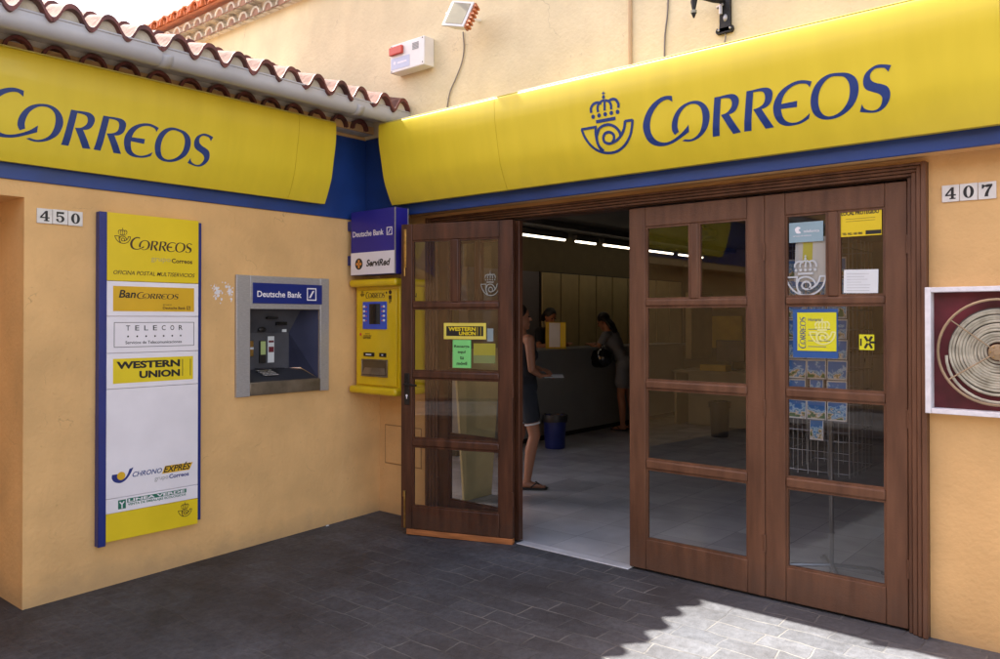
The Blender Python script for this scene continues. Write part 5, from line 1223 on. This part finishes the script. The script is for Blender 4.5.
# ------------------------------------------------------------------ people
def capsule(mb, a, b, ra, rb, n=14):
    a = Vector(a); b = Vector(b); mb.tube([a, b], [ra, rb], n); mb.ball(a, ra, n, 8); mb.ball(b, rb, n, 8)
def organic(mb, name, m, parent, vox, smooth=6):
    o = mb.obj(name, m, parent, smooth=True)
    r_ = o.modifiers.new('fuse', 'REMESH'); r_.mode = 'VOXEL'; r_.voxel_size = vox; r_.use_smooth_shade = True
    if smooth: s_ = o.modifiers.new('smooth', 'SMOOTH'); s_.iterations = smooth; s_.factor = .5
    return o
def person(label, base, fwd, J, hairlen, top_m, bottom_m, hem, arms, shirt_sleeve=0.0, dress=False, headtilt=(0, 0)):
    F = Vector((fwd[0], fwd[1], 0)).normalized(); L = Vector((0, 0, 1)).cross(F); Bp = Vector(base)
    W = lambda p: Bp + F*p[0] + L*p[1] + Vector((0, 0, p[2]))
    t = thing('person', label, 'person', base)
    b = MB()
    H = W(J['head']); N = W(J['neck'])
    Mx = Matrix((F, L, Vector((0, 0, 1)))).transposed() @ Matrix.Rotation(headtilt[0], 3, 'Y')
    def hp(f_, l_, z_): return H + Mx @ Vector((f_, l_, z_))
    b.ball(H + Mx @ Vector((-.012, 0, .022)), (.088, .072, .094), 20, 14, Mx)          # skull
    b.ball(hp(.022, 0, -.045), (.058, .052, .066), 16, 12, Mx)                          # jaw
    b.ball(hp(.060, 0, -.092), (.020, .022, .018), 10, 8, Mx)                           # chin
    capsule(b, hp(.076, 0, .008), hp(.096, 0, -.022), .009, .013, 8)                   # nose
    b.ball(hp(.074, 0, -.056), (.013, .024, .007), 10, 6, Mx); b.ball(hp(.072, 0, -.069), (.012, .021, .007), 10, 6, Mx)   # lips
    for s_ in (-1, 1):
        b.ball(hp(-.004, .072*s_, -.012), (.016, .008, .028), 10, 8, Mx)               # ears
        b.ball(hp(.066, .026*s_, .022), (.014, .022, .008), 10, 6, Mx)                 # brow
    capsule(b, N + Vector((0, 0, -.03)), H + Mx @ Vector((-.015, 0, -.06)), .052, .046)
    P = W(J['pelvis']); Ch = W(J['chest']); Wa = W(J['waist'])
    up = (N-P).normalized(); side = L
    Rot = Matrix((up.cross(side) * -1, side, up)).transposed()
    b.ball(P, (.105, .155, .12), 20, 14, Rot); b.ball(Wa, (.085, .120, .13), 20, 14, Rot); b.ball(Ch, (.100, .145, .16), 20, 14, Rot)
    b.ball(Ch + F*.055 + L*.06 - up*.02, .058, 12, 10); b.ball(Ch + F*.055 - L*.06 - up*.02, .058, 12, 10)
    capsule(b, W(J['sh'][0]), W(J['sh'][1]), .050, .050)
    capsule(b, N - Vector((0, 0, .05)), (W(J['sh'][0])+N)/2 - Vector((0, 0, .03)), .045, .045); capsule(b, N - Vector((0, 0, .05)), (W(J['sh'][1])+N)/2 - Vector((0, 0, .03)), .045, .045)
    for k in (0, 1):
        sh, el, wr = W(J['sh'][k]), W(J['el'][k]), W(J['wr'][k])
        capsule(b, sh, el, .046, .034); capsule(b, el, wr, .035, .022)
        hd = (wr-el).normalized()
        ha = W(arms[k]) - wr if arms[k] else hd
        ha = ha.normalized(); sd = ha.cross(Vector((0, 0, 1))).normalized(); dn = sd.cross(ha)
        pc_ = wr + ha*.045
        b.ball(pc_, (.045, .036, .015), 12, 8, Matrix((ha, sd, dn)).transposed())
        for q, (o_, ln) in enumerate(((-.027, .062), (-.009, .072), (.009, .068), (.026, .052))):
            r0 = wr + ha*.075 + sd*o_; k1 = r0 + ha*ln*.5 - Vector((0, 0, .008)); k2 = k1 + ha*ln*.4 - Vector((0, 0, .020))
            capsule(b, r0, k1, .0090, .0082, 8); capsule(b, k1, k2, .0082, .0070, 8)
        tb = wr + ha*.025 - sd*.028*(1 if k else -1); capsule(b, tb, tb + ha*.03 - sd*.022*(1 if k else -1), .012, .0095, 8); capsule(b, tb + ha*.03 - sd*.022*(1 if k else -1), tb + ha*.055 - sd*.026*(1 if k else -1) - Vector((0, 0, .006)), .0095, .008, 8)
        hi, kn, an = W(J['hip'][k]), W(J['kn'][k]), W(J['an'][k])
        capsule(b, hi, kn, .082, .052); capsule(b, kn, kn + (an-kn)*.35 - F*.012, .050, .052); capsule(b, kn + (an-kn)*.3 - F*.012, an, .052, .033)
        b.ball(an + Vector((0, 0, -.035)) - F*.02, (.035, .030, .035), 10, 8)
        capsule(b, an + Vector((0, 0, -.038)), an + F*.11 + Vector((0, 0, -.056)), .034, .022)
        for q in range(5):
            c = an + F*.125 + L*(-.026+.013*q) + Vector((0, 0, -.062)); capsule(b, c, c + F*(.035-.004*abs(q-(1 if k == 0 else 3))), .0105, .0085, 8)
    organic(b, 'body', M['skin'], t, .0068, 4)
    # eyes
    for s_ in (-1, 1):
        MB().ball(hp(.0745, .030*s_, .006), (.010, .013, .007), 10, 8, Mx).obj('eye', M['black'], t)
    # clothes
    c = MB(); hm = hem
    for k in (0, 1):
        hi, kn = W(J['hip'][k]), W(J['kn'][k]); e = hi + (kn-hi)*hm
        capsule(c, hi, e, .094, .084)
    c.ball(P, (.118, .168, .125), 20, 14, Rot); c.ball(Wa - Vector((0, 0, .03)), (.098, .132, .08), 18, 12, Rot)
    if dress:
        for q in range(4):
            a_ = [(W(J['hip'][k]) + (W(J['kn'][k])-W(J['hip'][k]))*hm) for k in (0, 1)]; cc = a_[0]+(a_[1]-a_[0])*q/3
            capsule(c, P, cc, .11, .10)
    organic(c, 'shorts' if not dress else 'skirt', bottom_m, t, .012, 3)
    c = MB()
    c.ball(Wa, (.097, .133, .14), 20, 14, Rot); c.ball(Ch, (.110, .153, .165), 20, 14, Rot); c.ball(P + up*.03, (.116, .165, .10), 18, 12, Rot)
    c.ball(Ch + F*.058 + L*.06 - up*.02, .064, 12, 10); c.ball(Ch + F*.058 - L*.06 - up*.02, .064, 12, 10)
    if shirt_sleeve:
        for k in (0, 1):
            sh, el = W(J['sh'][k]), W(J['el'][k]); capsule(c, sh, sh + (el-sh)*shirt_sleeve, .058, .052)
        capsule(c, W(J['sh'][0]), W(J['sh'][1]), .060, .060)
    else:
        for s_ in (-1, 1): capsule(c, Ch + L*s_*.075 + up*.10 - F*.03, N + L*s_*.06 - Vector((0, 0, .02)), .02, .016, 8)
    organic(c, 'top', top_m, t, .012, 3)
    # hair
    c = MB()
    c.ball(hp(-.024, 0, .038), (.092, .082, .090), 20, 14, Mx)
    rn = random.Random(5)
    for q in range(26):
        a_ = rn.uniform(-1, 1); s0 = hp(-.05+.02*rn.random(), .075*a_, .05)
        e0 = hp(-.085+rn.uniform(-.02, .02), .07*a_, -.05 - hairlen*rn.uniform(.6, 1)); capsule(c, s0, (s0+e0)/2 - F*.02, .024, .022, 8); capsule(c, (s0+e0)/2 - F*.02, e0, .022, .010, 8)
    organic(c, 'hair', M['hair'], t, .008, 2)
    for k in (0, 1):
        an = W(J['an'][k]); s = MB()
        o_ = [(-.055, -.026), (-.05, .026), (.05, .036), (.12, .044), (.165, .03), (.178, 0), (.16, -.03), (.12, -.042), (.05, -.032)]
        s.prism(smooth_outline([(p[0], p[1]) for p in o_], 3), lambda u, v, w_: tuple(Vector((an.x, an.y, max(0, an.z-.082)))+F*u+L*v+Vector((0, 0, w_))), 0, .014)
        for s_ in (-1, 1): s.tube([tuple(an+F*.115+L*.0+Vector((0, 0, -.045))), tuple(an+F*.08+L*.03*s_+Vector((0, 0, -.022))), tuple(an+F*.03+L*.036*s_+Vector((0, 0, -.06)))], .006, 6)
        s.obj('sandal', M['sole'], t)
    return t, W
J1 = dict(head=(-.035, 0, 1.515), neck=(-.02, 0, 1.36), chest=(.0, 0, 1.20), waist=(.01, 0, 1.03), pelvis=(.0, 0, .90),
  sh=((.0, .165, 1.315), (.035, -.165, 1.315)), el=((.03, .20, 1.07), (.055, -.205, 1.065)), wr=((.14, .08, 1.05), (.135, -.10, 1.00)),
  hip=((-.01, .085, .86), (.01, -.085, .86)), kn=((-.04, .09, .47), (.085, -.09, .475)), an=((-.14, .09, .085), (.02, -.09, .085)))
w1, W1 = person('woman in black top and dark shorts with flip flops, half hidden behind the open leaf', (.328, 1.412, 0), (.76, .65), J1, .04, M['blacktop'], M['denim'], .56, (None, (.22, -.06, 1.0)))
hm_ = MB()
for k, (hi, kn) in enumerate(zip(J1['hip'], J1['kn'])):
    a = Vector(W1(hi)); b = Vector(W1(kn)); e = a+(b-a)*.56; d = (b-a).normalized(); u_ = d.orthogonal().normalized(); v_ = d.cross(u_)
    hm_.tube([tuple(e+d*.068+(u_*math.cos(q*math.pi/12)+v_*math.sin(q*math.pi/12))*.064) for q in range(25)], .008, 6, close=False)
hm_.obj('shorts_hem', M['whitecloth'], w1)
pp = frameP(tuple(W1((.17, -.14, .985))), (W1((1, 0, 0))-W1((0, 0, 0))), tuple((W1((0, 1, 0.12))-W1((0, 0, 0)))))
tag(MB().pbox(pp, 0, .17, 0, .15, 0, .002).obj('paper_sheet', M['paper']), 'white sheet held out by the woman in dark shorts', 'paper')
J2 = dict(head=(.30, 0, 1.465), neck=(.225, 0, 1.335), chest=(.135, 0, 1.17), waist=(.04, 0, 1.0), pelvis=(-.03, 0, .87),
  sh=((.19, .165, 1.275), (.19, -.165, 1.275)), el=((.28, .22, 1.10), (.26, -.21, 1.12)), wr=((.44, .10, 1.145), (.44, -.10, 1.15)),
  hip=((-.03, .085, .84), (-.03, -.085, .84)), kn=((.0, .09, .46), (-.05, -.09, .46)), an=((-.03, .09, .085), (-.10, -.10, .085)))
w2, W2 = person('woman in grey dress leaning over the counter, black helmet on her arm', (-.97, 5.20, 0), (-1, -.12), J2, .16, M['greydress'], M['greydress'], .50, (None, None), shirt_sleeve=.5, dress=True, headtilt=(.5, 0))
hx = W2((.20, .27, .98))
t = thing('crash_helmet', 'glossy black crash helmet hanging from the arm of the woman in grey', 'helmet', tuple(hx))
b = MB(); b.ball(hx, (.155, .135, .135), 28, 20); b.ball(hx+Vector((-.05, 0, -.055)), (.10, .115, .08), 20, 14); b.obj('shell', M['helmet'], t)
MB().ball(hx+Vector((-.018, 0, .0)), (.147, .1365, .075), 24, 16).obj('visor', M['screen_off'], t)
MB().tube([tuple(hx+Vector((0, -.05, .10))), tuple(W2((.20, .235, 1.16))), tuple(hx+Vector((0, .08, .10)))], .007, 6).obj('strap', M['sole'], t)
J3 = dict(head=(.04, 0, 1.53), neck=(.0, 0, 1.38), chest=(-.02, 0, 1.21), waist=(-.03, 0, 1.04), pelvis=(-.03, 0, .90),
  sh=((0, .17, 1.33), (0, -.17, 1.33)), el=((.08, .24, 1.12), (.08, -.24, 1.12)), wr=((.26, .14, 1.16), (.26, -.14, 1.16)),
  hip=((-.03, .085, .86), (-.03, -.085, .86)), kn=((-.02, .09, .47), (-.02, -.09, .47)), an=((-.05, .09, .085), (-.05, -.09, .085)))
w3, W3 = person('dark haired clerk in black behind the leaflet stand on the counter', (-1.92, 4.78, 0), (1, -.25), J3, .05, M['blacktop'], M['denim'], .9, (None, None), shirt_sleeve=.6, headtilt=(.45, 0))

# a scrap of paper blown against the foot of the wall
q = at(327, 538.5, 0, .03)
m = MB(); rn = random.Random(2)
m.prism([(q.y+.016*math.cos(k)*rn.uniform(.6, 1), .012*math.sin(k)*rn.uniform(.6, 1)) for k in [i*math.pi/4 for i in range(8)]], lambda u, v, w_: (.035+v, u, .03*u+.004+w_+.4*v*v*40), 0, .004)
tag(m.obj('paper_scrap', M['paper']), 'tiny white paper scrap on the paving at the foot of the left wall', 'litter')
